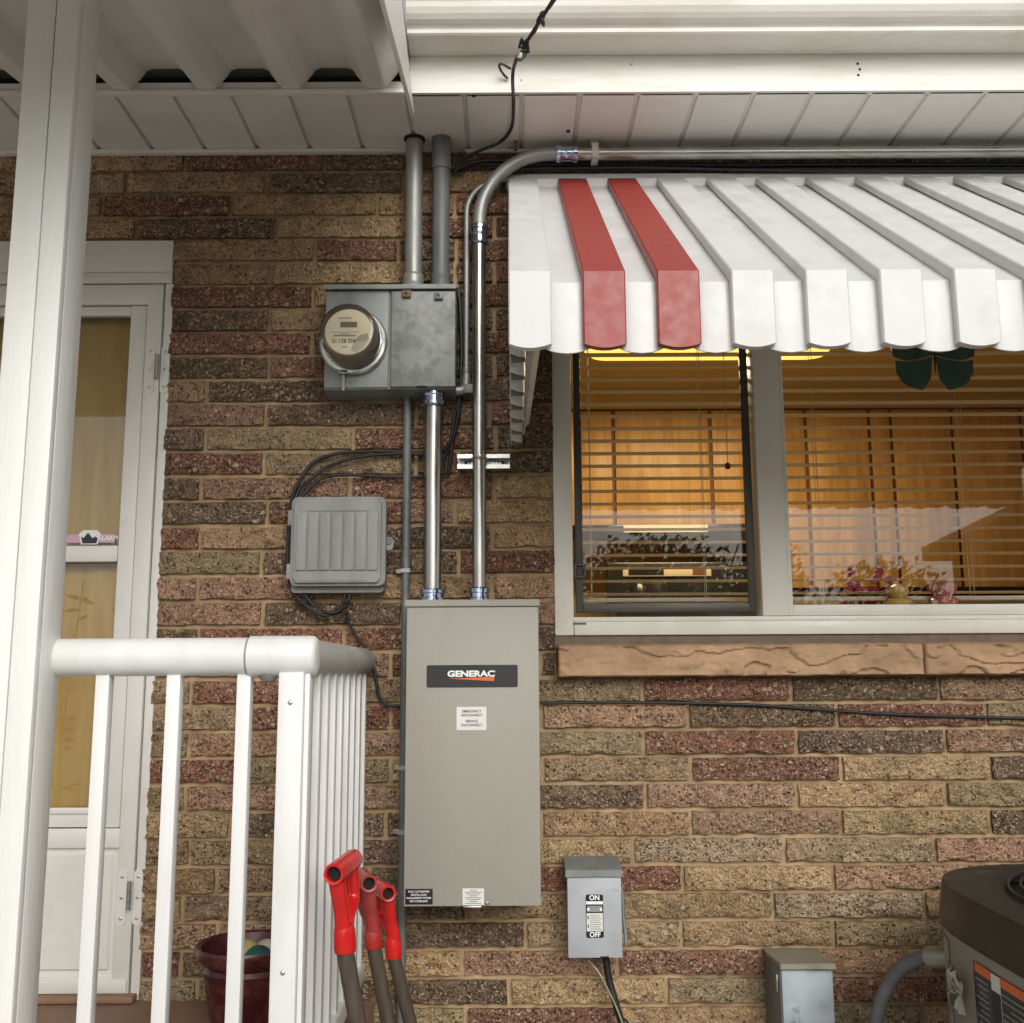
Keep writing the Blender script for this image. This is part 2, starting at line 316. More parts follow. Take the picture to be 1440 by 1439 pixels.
MB = dict(
    brick=brick_material(),
    mortar=mat('mortar', (.42, .295, .17), .95, var=.25, vscale=14, bump=.8, bscale=160, dirt=(.30, .205, .115), dscale=5, damt=.6, spec=.2),
    stone=None,
    white=mat('white_aluminium', (.78, .77, .74), .38, var=.03, vscale=3, dirt=(.58, .54, .46), dscale=2.2, damt=.35),
    soffit=mat('soffit_vinyl', (.76, .74, .69), .42, var=.03, vscale=4, dirt=(.62, .58, .51), dscale=2.6, damt=.4),
    gutter=mat('gutter_enamel', (.70, .68, .62), .36, var=.04, vscale=3, dirt=(.48, .43, .34), dscale=6, damt=.35, stretch=(.5, 1, 3)),
    awning=mat('awning_enamel', (.60, .60, .59), .4, var=.05, vscale=26, dirt=(.52, .50, .465), dscale=7, damt=.45, bump=.12, bscale=60),
    awning_red=mat('awning_red_enamel', (.29, .036, .028), .42, var=.08, vscale=40, dirt=(.30, .065, .055), dscale=60, damt=.25, bump=.12, bscale=60),
    pvc_white=mat('white_vinyl', (.74, .74, .73), .33, var=.02, vscale=3, dirt=(.58, .565, .52), dscale=5, damt=.4, stretch=(1, 1, .3)),
    post=mat('painted_post', (.80, .80, .77), .45, var=.03, vscale=4, bump=.5, bscale=14, stretch=(9, 9, 1.1), dirt=(.70, .69, .65), dscale=2, damt=.3),
    door=mat('door_enamel', (.76, .745, .70), .36, var=.04, vscale=3, dirt=(.60, .57, .50), dscale=3, damt=.35),
    galv=mat('weathered_galvanised', (.235, .25, .245), .58, .30, var=.22, vscale=13, dirt=(.18, .19, .185), dscale=16, damt=.7, rvar=.12),
    galv_door=mat('stained_galvanised', (.265, .275, .26), .6, .25, var=.2, vscale=16, dirt=(.15, .16, .155), dscale=20, damt=.75, rvar=.1, dlo=.47, dhi=.6),
    galv_pipe=mat('dull_galvanised_pipe', (.33, .335, .315), .5, .6, var=.25, vscale=22, dirt=(.2, .2, .19), dscale=22, damt=.6, stretch=(1, 1, .35)),
    emt=mat('bright_steel_conduit', (.47, .465, .44), .29, 1.0, var=.14, vscale=30, dirt=(.30, .29, .27), dscale=16, damt=.45, stretch=(1, 1, .3), rvar=.08),
    emt_h=mat('bright_steel_conduit_run', (.42, .415, .385), .32, 1.0, var=.16, vscale=20, dirt=(.26, .25, .23), dscale=14, damt=.5, stretch=(.3, 1, 1), rvar=.08),
    zinc=mat('blue_zinc_fitting', (.40, .47, .62), .16, 1.0, var=.35, vscale=60, rvar=.06),
    steel=mat('zinc_strut', (.60, .60, .58), .3, .95, var=.1, vscale=30),
    pvc_grey=mat('grey_pvc', (.115, .12, .12), .5, var=.2, vscale=20, dirt=(.19, .19, .185), dscale=14, damt=.6, stretch=(1, 1, .3)),
    pipe_grey=mat('painted_grey_conduit', (.17, .18, .175), .5, .2, var=.2, vscale=16, dirt=(.10, .105, .10), dscale=20, damt=.5),
    panel=mat('beige_powder_coat', (.345, .325, .275), .47, var=.05, vscale=3, stretch=(1.6, 1.6, .35), dirt=(.30, .275, .225), dscale=2.4, damt=.5, bump=.35, bscale=420),
    black=mat('black_print', (.012, .012, .013), .35, var=.1),
    cable=mat('black_cable_jacket', (.014, .014, .014), .5, var=.3, vscale=30),
    cable_grey=mat('weathered_cable', (.05, .048, .045), .6, var=.3, vscale=40),
    greenwire=mat('bare_ground_wire', (.36, .38, .22), .45, .3),
    label_white=mat('label_white', (.72, .71, .68), .4, var=.03),
    label_ink=flat('label_ink', (.03, .03, .035)),
    label_grey=flat('label_grey_ink', (.26, .26, .25)),
    orange=flat('print_orange', (.72, .14, .025), .4),
    print_white=flat('print_white', (.85, .85, .84), .4),
    telecom=mat('weathered_grey_plastic', (.255, .255, .25), .62, var=.16, vscale=18, dirt=(.33, .33, .33), dscale=14, damt=.6, stretch=(1, 1, .25)),
    grey_box=mat('grey_enamel_box', (.40, .42, .44), .45, var=.05, vscale=10, dirt=(.30, .31, .31), dscale=9, damt=.35),
    oxid=mat('oxidised_zinc', (.40, .44, .48), .5, .3, var=.2, vscale=12, dirt=(.20, .225, .25), dscale=10, damt=.85, dlo=.52, dhi=.58),
    hood=mat('weathered_hood', (.34, .32, .25), .5, .4, var=.15, vscale=30),
    ac_black=mat('black_plastic_cap', (.014, .014, .0135), .42, var=.25, vscale=9, dirt=(.036, .036, .035), dscale=6, damt=.4, bump=.2, bscale=250),
    ac_body=mat('taupe_enamel', (.27, .255, .215), .4, var=.08, vscale=6, dirt=(.33, .31, .265), dscale=7, damt=.4),
    foil=mat('aged_foil_label', (.40, .37, .33), .42, .35, var=.3, vscale=40, dirt=(.16, .14, .12), dscale=24, damt=.8),
    red=mat('red_plastic', (.56, .012, .010), .27, var=.12, vscale=10, dirt=(.40, .02, .018), dscale=12, damt=.5),
    red_old=mat('faded_red_plastic', (.36, .014, .012), .38, var=.15, vscale=14, dirt=(.30, .07, .06), dscale=12, damt=.5),
    ash=mat('weathered_wood_shaft', (.062, .045, .030), .6, var=.3, vscale=18, stretch=(6, 6, .5), bump=.3, bscale=60),
    pot=mat('oxblood_glaze', (.055, .009, .011), .28, var=.35, vscale=14, dirt=(.16, .05, .04), dscale=16, damt=.5),
    porch=mat('porch_paint', (.27, .16, .10), .65, var=.15, vscale=8, dirt=(.19, .12, .08), dscale=6, damt=.5),
    ground=mat('concrete_ground', (.46, .45, .42), .9, var=.12, vscale=2, dirt=(.36, .35, .32), dscale=1.2, damt=.5, bump=.4, bscale=60),
    vinyl=mat('window_vinyl', (.78, .75, .67), .4, var=.03, vscale=5, dirt=(.62, .57, .48), dscale=5, damt=.35),
    bronze=mat('bronze_frame', (.075, .070, .058), .45, .3, var=.1),
    glass=glass('window_glass', (.97, .97, .96), 1.36),
    glass_door=glass('door_glass', (.98, .97, .94), 1.5),
    meter_glass=glass('meter_cover', (.93, .91, .86), 1.5, .05, .07, (.42, .37, .30)),
    dark=flat('near_black', (.01, .009, .008), .9),
    cabinet=wood_material('oak_cabinet', (.36, .19, .055), (.56, .33, .115), 3.0, .4),
    cabinet_gap=flat('cabinet_frame', (.16, .055, .012), .6),
    door_wood=wood_material('varnished_door', (.52, .33, .09), (.66, .45, .15), 2.0, .4),
    kitchen=mat('kitchen_paint', (.50, .39, .21), .8, var=.04),
    blind=mat('blind_slat', (.62, .56, .45), .45, var=.03),
    appliance=mat('black_appliance', (.02, .02, .02), .25, var=.1),
    cream=mat('cream_enamel', (.70, .60, .40), .4, var=.04),
    teal=mat('dark_teal_glass', (.02, .13, .12), .3, var=.3, vscale=20),
    yellow_fig=mat('yellow_ceramic', (.66, .42, .13), .3, var=.1),
    pink_fig=mat('pink_glass', (.55, .20, .14), .2, var=.2),
    magenta=mat('magenta_flower', (.40, .06, .12), .6, var=.2),
    leaf=mat('leaf', (.055, .075, .028), .6, var=.4, vscale=6),
    leaf_dry=mat('dry_leaf', (.11, .085, .035), .7, var=.35, vscale=6),
    bark=mat('bark', (.07, .055, .042), .9, var=.3, vscale=12),
    roofing=mat('asphalt_shingle', (.20, .19, .175), .9, var=.25, vscale=8),
    siding=mat('tan_siding', (.15, .135, .115), .7, var=.05),
    ball_yellow=mat('dull_yellow_ball', (.42, .37, .14), .45, var=.2, vscale=25),
    ball_teal=mat('dark_teal_ball', (.012, .085, .08), .35, var=.2, vscale=25),
    ball_white=mat('off_white_ball', (.46, .42, .32), .45, var=.2, vscale=25),
    wing_inner=mat('darker_tan_wing_inner', (.20, .165, .115), .6, var=.15),  # darker tan for the inner faces of the awning wing strips
    caulk=mat('caulk_strip', (.20, .15, .11), .9, var=.2, vscale=30),
    pink=flat('sticker_pink', (.66, .40, .48), .4),
    rust=mat('rusty_latch', (.17, .11, .075), .7, .3, var=.3, vscale=60),
    flex=mat('grey_liquidtight', (.115, .12, .125), .55, var=.15, vscale=20, dirt=(.17, .17, .17), dscale=15, damt=.5),
    lamp=emit('fluorescent_diffuser', (1.0, .72, .15), 1.15),
)
def stone_material():
    m, t, b = new_mat('sandstone_sill'); L = t.links.new
    c, nz, src = vary(t, (.45, .29, .175), 9, .25, 9)
    L(c, b.inputs['Base Color']); b.inputs['Roughness'].default_value = .9; b.inputs['Specular IOR Level'].default_value = .25
    n = nd(t, 'TexNoise'); n.inputs['Scale'].default_value = 55; n.inputs['Detail'].default_value = 7; L(src, n.inputs['Vector'])
    bp = nd(t, 'Bump'); bp.inputs['Strength'].default_value = .8; bp.inputs['Distance'].default_value = .006; L(n.outputs[0], bp.inputs['Height']); L(bp.outputs[0], b.inputs['Normal'])
    return m
MB['stone'] = stone_material()

# ================================================================== LARGE STRUCTURE
EAVE = 3.112                      # soffit height
DOOR_X = -0.969                   # brick edge at the door
DOOR_TOP = Z(200, 338)
WIN_X = 0.115
WIN_TOP = 2.78
SILL_Z0, SILL_Z1 = Z(1000, 951, -.04), Z(1000, 905, -.04)
WIN_BOT = Z(1000, 893, .01)
XL, XR = -2.75, 2.55
WIN_R = 1.95
PX1 = -.249                       # right edge of the porch cover

gr = tag(box('ground', -120, 120, -120, 40, -.3, 0.0, MB['ground']), kind='structure')
PORCH_Z = Z(150, 1408, 0.0)
pf = tag(box('porch_floor', -2.6, -0.36, -0.98, 0.035, 0.0, PORCH_Z, MB['porch'], bev=.01), kind='structure')

house = thing('brick_house', 'tan and red split-face brick house with white soffit, storm door and kitchen window', 'house', (0, .1, 0))

# ---- wall: mortar backing pieces round the openings (one mesh) with the bricks as its pieces
MY0, MY1 = 0.013, 0.20
bm = bmesh.new()
DX0 = -2.02
bbox(bm, XL, DX0, MY0, MY1, 0, EAVE + .25)
bbox(bm, DX0, DOOR_X + .001, MY0, MY1, DOOR_TOP, EAVE + .25)
bbox(bm, DX0, DOOR_X + .001, MY0, MY1, 0, PORCH_Z)
bbox(bm, DOOR_X + .001, WIN_X, MY0, MY1, 0, EAVE + .25)
bbox(bm, WIN_X, WIN_R, MY0, MY1, 0, SILL_Z0 + .012)
bbox(bm, WIN_X, WIN_R, MY0, MY1, WIN_TOP, EAVE + .25)
bbox(bm, WIN_R, XR, MY0, MY1, 0, EAVE + .25)
wall = bm_done('wall', bm, MB['mortar'], house)

PITCHZ, BRICK_H = 0.0697, 0.0575
TOP0 = CAM_Z - 0.015              # top of course 0
TABLE = {  # joints read off the photograph in pixels, left to right
 -22: [-154, 52, 259, 456, 640, 852, 1066, 1280], -21: [-19, 177, 373, 567, 700, 905, 1110, 1315], -20: [143, 324, 531, 640, 850, 1060, 1270], -19: [-6, 190, 388, 590, 695, 900, 1105, 1310],
 -18: [443, 560, 642, 760], -17: [381, 576, 640, 695], -16: [440, 462, 640], -15: [379, 575, 695], -14: [438, 462, 640], -13: [378, 575, 695], -12: [290, 497, 640],
 -11: [374, 585, 688], -10: [288, 497, 697], -9: [371, 585, 645], -8: [282, 492, 695], -7: [376, 570, 640], -6: [281, 492, 692], -5: [367, 570, 645], -4: [277, 490, 692],
 -3: [369, 566, 640], -2: [278, 483, 692], -1: [340, 549, 761], 0: [268, 480, 691, 904, 1113, 1321], 1: [343, 549, 762, 968, 1178, 1388], 2: [265, 478, 691, 906, 1121, 1331],
 3: [344, 549, 764, 972, 1184, 1394], 4: [260, 478, 691, 908, 1121, 1331], 5: [323, 542, 762, 972, 1184, 1394], 6: [266, 478, 680, 890, 1104, 1316], 7: [304, 520, 750, 961, 1173, 1386],
 8: [256, 450, 656, 876, 1088, 1302], 9: [304, 520, 740, 959, 1173, 1386], 10: [253, 440, 650, 869, 1087, 1308], 11: [276, 500, 717, 938, 1150, 1365], 12: [240, 440, 656, 869, 1085, 1300],
 13: [300, 510, 725, 940, 1152, 1365], 14: [235, 440, 660, 872, 1086, 1300]}
TYPES = {  # brick kinds left to right from the first joint's left neighbour
 -22: 'tttrdrrd', -21: 'totdtdrt', -20: 'trttrrdt', -19: 'ttdtrrdt', -18: 'trdrt', -17: 'ttddr', -16: 'rtdr', -15: 'dtdd', -14: 'rdrr', -13: 'drdd', -12: 'pdtd', -11: 'pddr',
 -10: 'dord', -9: 'rodd', -8: 'dprt', -7: 'drpt', -6: 'rtdt', -5: 'oddr', -4: 'pptt', -3: 'pddp', -2: 'drrd', -1: 'pprd', 0: 'oroordpt', 1: 'orrpdro', 2: 'oppordp', 3: 'rotortd',
 4: 'oppdptod', 5: 'tddtptd', 6: 'podtsop', 7: 'tpdrtpt', 8: 'todttst', 9: 'ppdotot', 10: 'rdtprtr', 11: 'oodtort', 12: 'tdortot', 13: 'ptotdtor', 14: 'dtrptotd'}
COLS = {'t': ((.56, .375, .21), .30), 'o': ((.44, .325, .19), .36), 'r': ((.33, .160, .105), .92), 'd': ((.245, .168, .108), .85), 'p': ((.52, .315, .205), .72), 's': ((.62, .43, .29), 1.0)}
rnd = random.Random(7)
cache = {}
def brick_mesh(L, var):
    key = (round(L / .006), var)
    if key in cache: return cache[key]
    L = key[0] * .006
    nx, nz = max(3, int(L / .017)), 5
    bm = bmesh.new(); H = BRICK_H; grid = []
    rr = random.Random(var * 977 + key[0])
    for j in range(nz + 1):
        row = []
        for i in range(nx + 1):
            x = -L / 2 + L * i / nx; z = -H / 2 + H * j / nz
            e = (i in (0, nx)) or (j in (0, nz))
            y = rr.uniform(-.0070, .0045)
            if e:
                y += .0028
                if j in (0, nz): z += rr.uniform(-.0016, .0014)
                if i in (0, nx): x += rr.uniform(-.002, .002)
            else:
                x += rr.uniform(-.005, .005); z += rr.uniform(-.003, .003)
            row.append(bm.verts.new((x, y, z)))
        grid.append(row)
    for j in range(nz):
        for i in range(nx):
            bm.faces.new((grid[j][i], grid[j][i + 1], grid[j + 1][i + 1], grid[j + 1][i]))
    per = grid[0] + [grid[j][nx] for j in range(1, nz + 1)] + grid[nz][-2::-1] + [grid[j][0] for j in range(nz - 1, 0, -1)]
    back = [bm.verts.new((v.co.x, .045, v.co.z)) for v in per]
    n = len(per)
    for i in range(n): bm.faces.new((per[i], back[i], back[(i + 1) % n], per[(i + 1) % n]))
    bmesh.ops.recalc_face_normals(bm, faces=bm.faces)
    me = bpy.data.meshes.new('brick'); bm.to_mesh(me); bm.free()
    me.polygons.foreach_set('use_smooth', [True] * len(me.polygons)); me.set_sharp_from_angle(angle=rad(55))
    me.materials.append(MB['brick']); cache[key] = me; return me
singles, rest = [], []
for k in range(-23, 22):
    zt = TOP0 - PITCHZ * k; zc = zt - BRICK_H / 2
    if zt - BRICK_H < 0.0: continue
    if zc > EAVE + .02: continue
    py = proj((0, 0, zc))[1]
    if k in TABLE:
        js = [X(p, py) for p in TABLE[k]]
        ty = list(TYPES[k])
    else:
        b0 = 904 if k % 2 == 0 else 968
        js = [X(b0 - 213 * q, py) for q in range(4, -3, -1)]; ty = []
    nin = 0
    while js[0] > XL:
        js.insert(0, js[0] - .416 + rnd.uniform(-.004, .004)); nin += 1
        if nin > 1: ty.insert(0, rnd.choice('torrdptp'))
    while js[-1] < XR: js.append(js[-1] + .416 + rnd.uniform(-.004, .004))
    for i in range(len(js) - 1):
        a, b2 = js[i] + .0065, js[i + 1] - .0065
        kind = ty[i] if i < len(ty) else rnd.choice('trdptopr')
        spans = [(max(a, XL), min(b2, XR))]
        def cut(sp, c0, c1):
            out = []
            for s0, s1 in sp:
                if s1 <= c0 or s0 >= c1: out.append((s0, s1)); continue
                if s0 < c0: out.append((s0, c0))
                if s1 > c1: out.append((c1, s1))
            return out
        if PORCH_Z - .01 < zc < DOOR_TOP: spans = cut(spans, DX0, DOOR_X + rnd.uniform(-.004, .004))
        if SILL_Z0 < zc < WIN_TOP + .01: spans = cut(spans, WIN_X, WIN_R)
        for s0, s1 in spans:
            if s1 - s0 < .012: continue
            c = Vector(((s0 + s1) / 2, rnd.uniform(-.0025, .0025), zc + rnd.uniform(-.0012, .0012)))
            p = proj(c); q0 = proj((s0, 0, zc)); q1 = proj((s1, 0, zc))
            vis = q1[0] > 4 and q0[0] < 1436 and 208 < p[1] < 1450
            if p[1] < 250 and p[0] > 760: vis = False
            if 590 < (q0[0] + q1[0]) / 2 < 745 and q0[0] > 578 and q1[0] < 752 and 858 < p[1] < 1262: vis = False   # behind the transfer switch
            if q1[0] < 150 and p[1] > 240 and q1[0] < 30: vis = False
            col, dens = COLS[kind]
            f = rnd.uniform(.86, 1.16)
            cc = tuple(max(0, ch * f * rnd.uniform(.96, 1.04)) for ch in col) + (min(1, dens * rnd.uniform(.8, 1.2)),)
            (singles if vis and len(singles) < 299 else rest).append((c, s1 - s0, cc))
for c, L, cc in singles:
    o = bpy.data.objects.new('brick', brick_mesh(L, rnd.randrange(3))); COL.objects.link(o)
    o.parent = wall; o.location = c - WP[wall]; o.color = cc
    o.scale = (L / (round(L / .006) * .006), 1, 1)
# bricks the photograph does not show, in a few lots of one tint each
vs, fs, = [], []
for c, L, cc in rest:
    me = brick_mesh(L, 0); off = len(vs)
    vs += [tuple(v.co + c) for v in me.vertices]; fs += [tuple(i + off for i in p.vertices) for p in me.polygons]
me = bpy.data.meshes.new('hidden_bricks'); me.from_pydata(vs, [], fs)
ro = link('outlying_bricks', me, MB['brick'], wall); ro.color = (.25, .16, .10, .6); tag(ro, kind='stuff')

# ---- stone sill
def sill_stone(x0, x1, seed):
    bm = bmesh.new(); nx, nz = max(8, int((x1 - x0) / .0045)), 24; grid = []
    z0, z1 = SILL_Z0, SILL_Z1
    for j in range(nz + 1):
        row = []
        for i in range(nx + 1):
            x = x0 + (x1 - x0) * i / nx; z = z0 + (z1 - z0) * j / nz; f = j / nz
            wv = noise.noise(Vector((x * 5 + seed, 0, 1))) * .5 + noise.noise(Vector((x * 17 + seed, 0, 5))) * .16
            # conchoidal flakes: terraces with sharp lips
            u = f * 1.5 + 1.25 * noise.noise(Vector((x * 7 + seed, z * 13, 2))) + .55 * noise.noise(Vector((x * 19 + seed, z * 34, 6))) + .22 * noise.noise(Vector((x * 45, z * 70, seed)))
            fr = u - math.floor(u)
            h = .016 * min(fr, (1 - fr) * 8) * (.75 + .5 * noise.noise(Vector((x * 6 + seed, math.floor(u) * 3.3, 8))))
            h += .005 * noise.fractal(Vector((x * 16 + seed, z * 30, 3.1)), .8, 2.1, 5)
            y = -.060 + h
            if j == nz: y = -.028
            if j == nz - 1: y = max(y, -.046)
            if j == 0: y += .007
            if i in (0, nx): y += .006
            row.append(bm.verts.new((x, y, z + (noise.noise(Vector((x * 20, 0, seed))) * .002 if j == 0 else 0))))
        grid.append(row)
    for j in range(nz):
        for i in range(nx): bm.faces.new((grid[j][i], grid[j][i + 1], grid[j + 1][i + 1], grid[j + 1][i]))
    per = grid[0] + [grid[j][nx] for j in range(1, nz + 1)] + grid[nz][-2::-1] + [grid[j][0] for j in range(nz - 1, 0, -1)]
    back = [bm.verts.new((v.co.x, .10, v.co.z)) for v in per]; n = len(per)
    for i in range(n): bm.faces.new((per[i], back[i], back[(i + 1) % n], per[(i + 1) % n]))
    bm.faces.new(back)
    return bm
xs = [X(785, 930, -.04), X(1297, 930, -.04), X(1300, 930, -.04), WIN_R + .03]
sill = bm_done('window_sill', sill_stone(xs[0], xs[1], 0.0), MB['stone'], house, True, 65)
bm_done('sill_stone', sill_stone(xs[2], xs[3], 9.3), MB['stone'], sill, True, 65)
box('caulk_joint', WIN_X - .0, WIN_R, .004, .12, SILL_Z1 - .01, WIN_BOT + .002, MB['caulk'], sill)

# ---- kitchen window
FY0, FY1 = -.004, .085
wx0, wx1 = WIN_X, WIN_R
jw = .052
bm = bmesh.new()
bbox(bm, wx0, wx0 + jw, FY0, FY1, WIN_BOT, WIN_TOP, .003)
bbox(bm, wx1 - jw, wx1, FY0, FY1, WIN_BOT, WIN_TOP, .003)
bbox(bm, wx0 + jw, wx1 - jw, FY0, FY1, WIN_TOP - .05, WIN_TOP, .003)
win = bm_done('window', bm, MB['vinyl'], house, True, 35)
rz1 = Z(950, 867, 0)
box('bottom_rail', wx0 + jw + .0005, wx1 - jw - .0005, FY0 - .004, FY1, WIN_BOT, rz1 - .013, MB['vinyl'], win, .003)
box('rail_step', wx0 + jw + .0005, wx1 - jw - .0005, FY0 + .012, FY1 - .002, rz1 - .0125, rz1, MB['vinyl'], win, .002)
mxl, mxr = X(1064, 700, .02), X(1101, 700, .02)
box('mullion', mxl, mxr, .004, .082, rz1 + .0005, WIN_TOP - .0505, MB['vinyl'], win, .004)
# fixed right sash
sx0 = mxr + .0005; gz = Z(1250, 851, .04)
bm = bmesh.new()
bbox(bm, sx0, X(1106, 700, .03), .012, .07, rz1 + .0008, WIN_TOP - .051, .002)
bbox(bm, X(1106, 700, .03), wx1 - jw - .001, .012, .07, rz1 + .0008, gz, .002)
sash = bm_done('fixed_sash', bm, MB['vinyl'], win, True, 35)
box('pane', X(1100, 700, .04), wx1 - jw - .002, .044, .050, gz - .004, WIN_TOP - .052, MB['glass'], win)
# sliding left sash with bronze screen frame
bx0, bx1 = X(808, 700, .02), X(1058, 700, .02)
bzb = Z(930, 861, .02)
bm = bmesh.new(); fw = .020
bbox(bm, bx0, bx0 + fw, .018, .036, bzb, WIN_TOP - .051, .0015)
bbox(bm, bx1 - fw, bx1, .018, .036, bzb, WIN_TOP - .051, .0015)
bbox(bm, bx0 + fw, bx1 - fw, .018, .036, bzb, bzb + .024, .0015)
bm_done('screen_frame', bm, MB['bronze'], win, True, 35)
box('pane', bx0 + .004, bx1 - .004, .050, .056, bzb, WIN_TOP - .052, MB['glass'], win)
bm = bmesh.new(); lx, lz = X(816, 803, .01), Z(816, 803, .01)
for a in ((-.016, -.010, -.020, .020), (.010, .016, -.020, .020), (-.010, .010, .014, .020), (-.010, .010, -.020, -.014)):
    bbox(bm, lx + a[0], lx + a[1], .006, .0175, lz + a[2], lz + a[3], .001)
bm_done('latch', bm, MB['black'], win)
box('drip_cap', wx0 - .004, wx1 + .004, -.01, .0125, WIN_TOP + .001, WIN_TOP + .03, MB['vinyl'], win)
box('weep_slot', X(806, 877, 0), X(824, 877, 0), FY0 - .0052, FY0 - .001, Z(806, 879, 0), Z(806, 876, 0), MB['caulk'], win)

# ---- storm door (all on the wall plane)
def dx(px, y=700): return X(px, y, 0)
bm = bmesh.new()
bbox(bm, DX0, DOOR_X - .004, -.004, .05, Z(150, 383, 0), DOOR_TOP - .002, .003)
hd = bm_done('door', bm, MB['door'], house, True, 35); tag(hd, 'off-white storm door with glass panes and lower panel')
slab_r = X(230, 402, 0); slab_t = Z(150, 400, 0); slab_l = -1.88
slab_b = Z(130, 1402, 0)
box('header_strip', DX0, DOOR_X - .004, .0, .05, slab_t + .004, Z(150, 383, 0) - .0008, MB['door'], hd, .002)
box('jamb', slab_r + .004, DOOR_X + .0005, .004, .06, PORCH_Z, slab_t + .003, MB['door'], hd, .003)
box('jamb', DX0, slab_l - .004, .004, .06, PORCH_Z, slab_t + .003, MB['door'], hd, .003)
gr_x = X(186, 447, .02); gl_x = slab_l + (slab_r - gr_x)
g1t, g1b = Z(150, 446, .02), Z(150, 768, .02); g2t, g2b = Z(150, 791, .02), Z(120, 1137, .02)
stl = X(206, 447, 0)
bm = bmesh.new()   # stiles and rails round the glazed opening
ot, ob = Z(150, 428, 0), Z(120, 1166, 0); ol = slab_l + (slab_r - stl)
bbox(bm, stl, slab_r, 0, .04, slab_b, slab_t, .003)
bbox(bm, slab_l, ol, 0, .04, slab_b, slab_t, .003)
bbox(bm, ol - .001, stl + .001, .001, .039, ot, slab_t - .001, .002)
bm_done('door_leaf', bm, MB['door'], hd, True, 35)
pz1, pz0 = Z(110, 1200, 0), Z(100, 1372, 0)
bm = bmesh.new()
bbox(bm, ol - .001, stl + .001, .001, .039, pz1 + .012, ob, .002)
bbox(bm, ol - .001, stl + .001, .001, .039, slab_b + .002, pz0 - .006, .002)
bm_done('rail', bm, MB['door'], hd, True, 35)
box('lower_panel', ol + .002, stl - .012, .006, .03, pz0 + .008, pz1, MB['door'], hd, .006, 1)
box('panel_recess', ol, stl, .012, .028, pz0 - .006, pz1 + .012, MB['door'], hd)
bm = bmesh.new(); a0 = .004   # glazing insert frame, stepped
bbox(bm, gr_x, stl - .003, a0 + .004, .036, ob + .002, ot - .002, .003)
bbox(bm, ol + .003, gl_x, a0 + .004, .036, ob + .002, ot - .002, .003)
bbox(bm, gl_x, gr_x, a0 + .005, .035, g1t, ot - .003, .003)
bbox(bm, gl_x, gr_x, a0 + .005, .035, ob + .003, g2b, .003)
bm_done('glazing_frame', bm, MB['door'], hd, True, 35)
box('crossbar', gl_x + .0005, gr_x - .0005, a0 + .002, .034, g2t, g1b, MB['door'], hd, .004)
box('glazing_bead', gl_x + .001, gr_x - .001, a0 - .001, a0 + .0045, g2b + .004, g2b - .012, MB['door'], hd, .001)
box('pane', gl_x - .004, gr_x + .004, .024, .028, g1b - .004, g1t + .004, MB['glass_door'], hd)
box('pane', gl_x - .004, gr_x + .004, .0285, .0325, g2b - .004, g2t + .004, MB['glass_door'], hd)
kz = Z(110, 1385, -.005)
box('kick_strip', slab_l + .01, slab_r - .004, -.006, -.0005, kz - .022, kz + .012, MB['door'], hd, .002)
box('threshold', DX0, DOOR_X - .005, -.03, .08, PORCH_Z + .001, PORCH_Z + .018, MB['porch'], hd, .004)
def hinge(px, py):
    c = at(px, py, 0); h = .07
    o = prism_y('hinge', rrect(c.x - .034, c.x - .009, c.z - h, c.z + h, .0123), -.0035, -.0003, MB['door'], hd)
    prism_y('hinge_leaf', rrect(c.x + .007, c.x + .031, c.z - h, c.z + h, .0118), .0003, .0036, MB['door'], hd)
    for q, (za, zb) in enumerate(((-.028, -.0105), (-.0095, .0165), (.0175, .042))):
        lathe('knuckle', [(0, za), (.0058, za), (.0058, zb), (0, zb)], (c.x, -.0105, c.z), (0, 0, 1), MB['galv_pipe'], hd, 14)
    for zz in (-.052, 0, .052):
        for xx in (-.0215, .019):
            lathe('screw', [(.0045, 0), (.0045, .0012), (.003, .0026), (0, .003)], (c.x + xx, -.0035 if xx < 0 else .0003, c.z + zz), (0, -1, 0), MB['steel'], hd, 10)
hinge(222, 520); hinge(183, 1262)
# alarm sticker on the upper pane
st = at(127, 756, .018)
box('sticker', st.x - .080, st.x + .067, .0225, .0237, st.z - .014, st.z + .009, MB['pink'], hd)
prism_y('sticker_shield', [(st.x - .026, st.z - .019), (st.x + .020, st.z - .019), (st.x + .028, st.z + .010), (st.x + .016, st.z + .021), (st.x - .022, st.z + .021), (st.x - .034, st.z + .010)], .0212, .0222, MB['print_white'], hd)
prism_y('sticker_mountain', [(st.x - .022, st.z - .016), (st.x + .016, st.z - .016), (st.x + .020, st.z - .002), (st.x + .012, st.z + .003), (st.x + .005, st.z - .002), (st.x - .008, st.z + .014), (st.x - .020, st.z - .001), (st.x - .027, st.z + .004)], .0200, .0210, MB['label_ink'], hd)
lettering('sticker_lettering', 'ALARM', st.x + .047, .0218, st.z - .002, .018, MB['print_white'], hd, 1.0, .0006, extr=.0002)
# inner wooden door and vestibule
box('inner_door', DX0 + .02, DOOR_X - .02, .072, .11, PORCH_Z, slab_t + .02, MB['door_wood'], hd)
bm = bmesh.new(); bbox(bm, DX0 - .02, DX0, .06, .2, PORCH_Z, slab_t + .04); bbox(bm, DOOR_X - .004, DOOR_X + .011, .06, .2, PORCH_Z, slab_t + .04); bbox(bm, DX0, DOOR_X - .004, .06, .2, slab_t + .021, slab_t + .04)
bm_done('inner_jamb', bm, MB['door_wood'], hd)

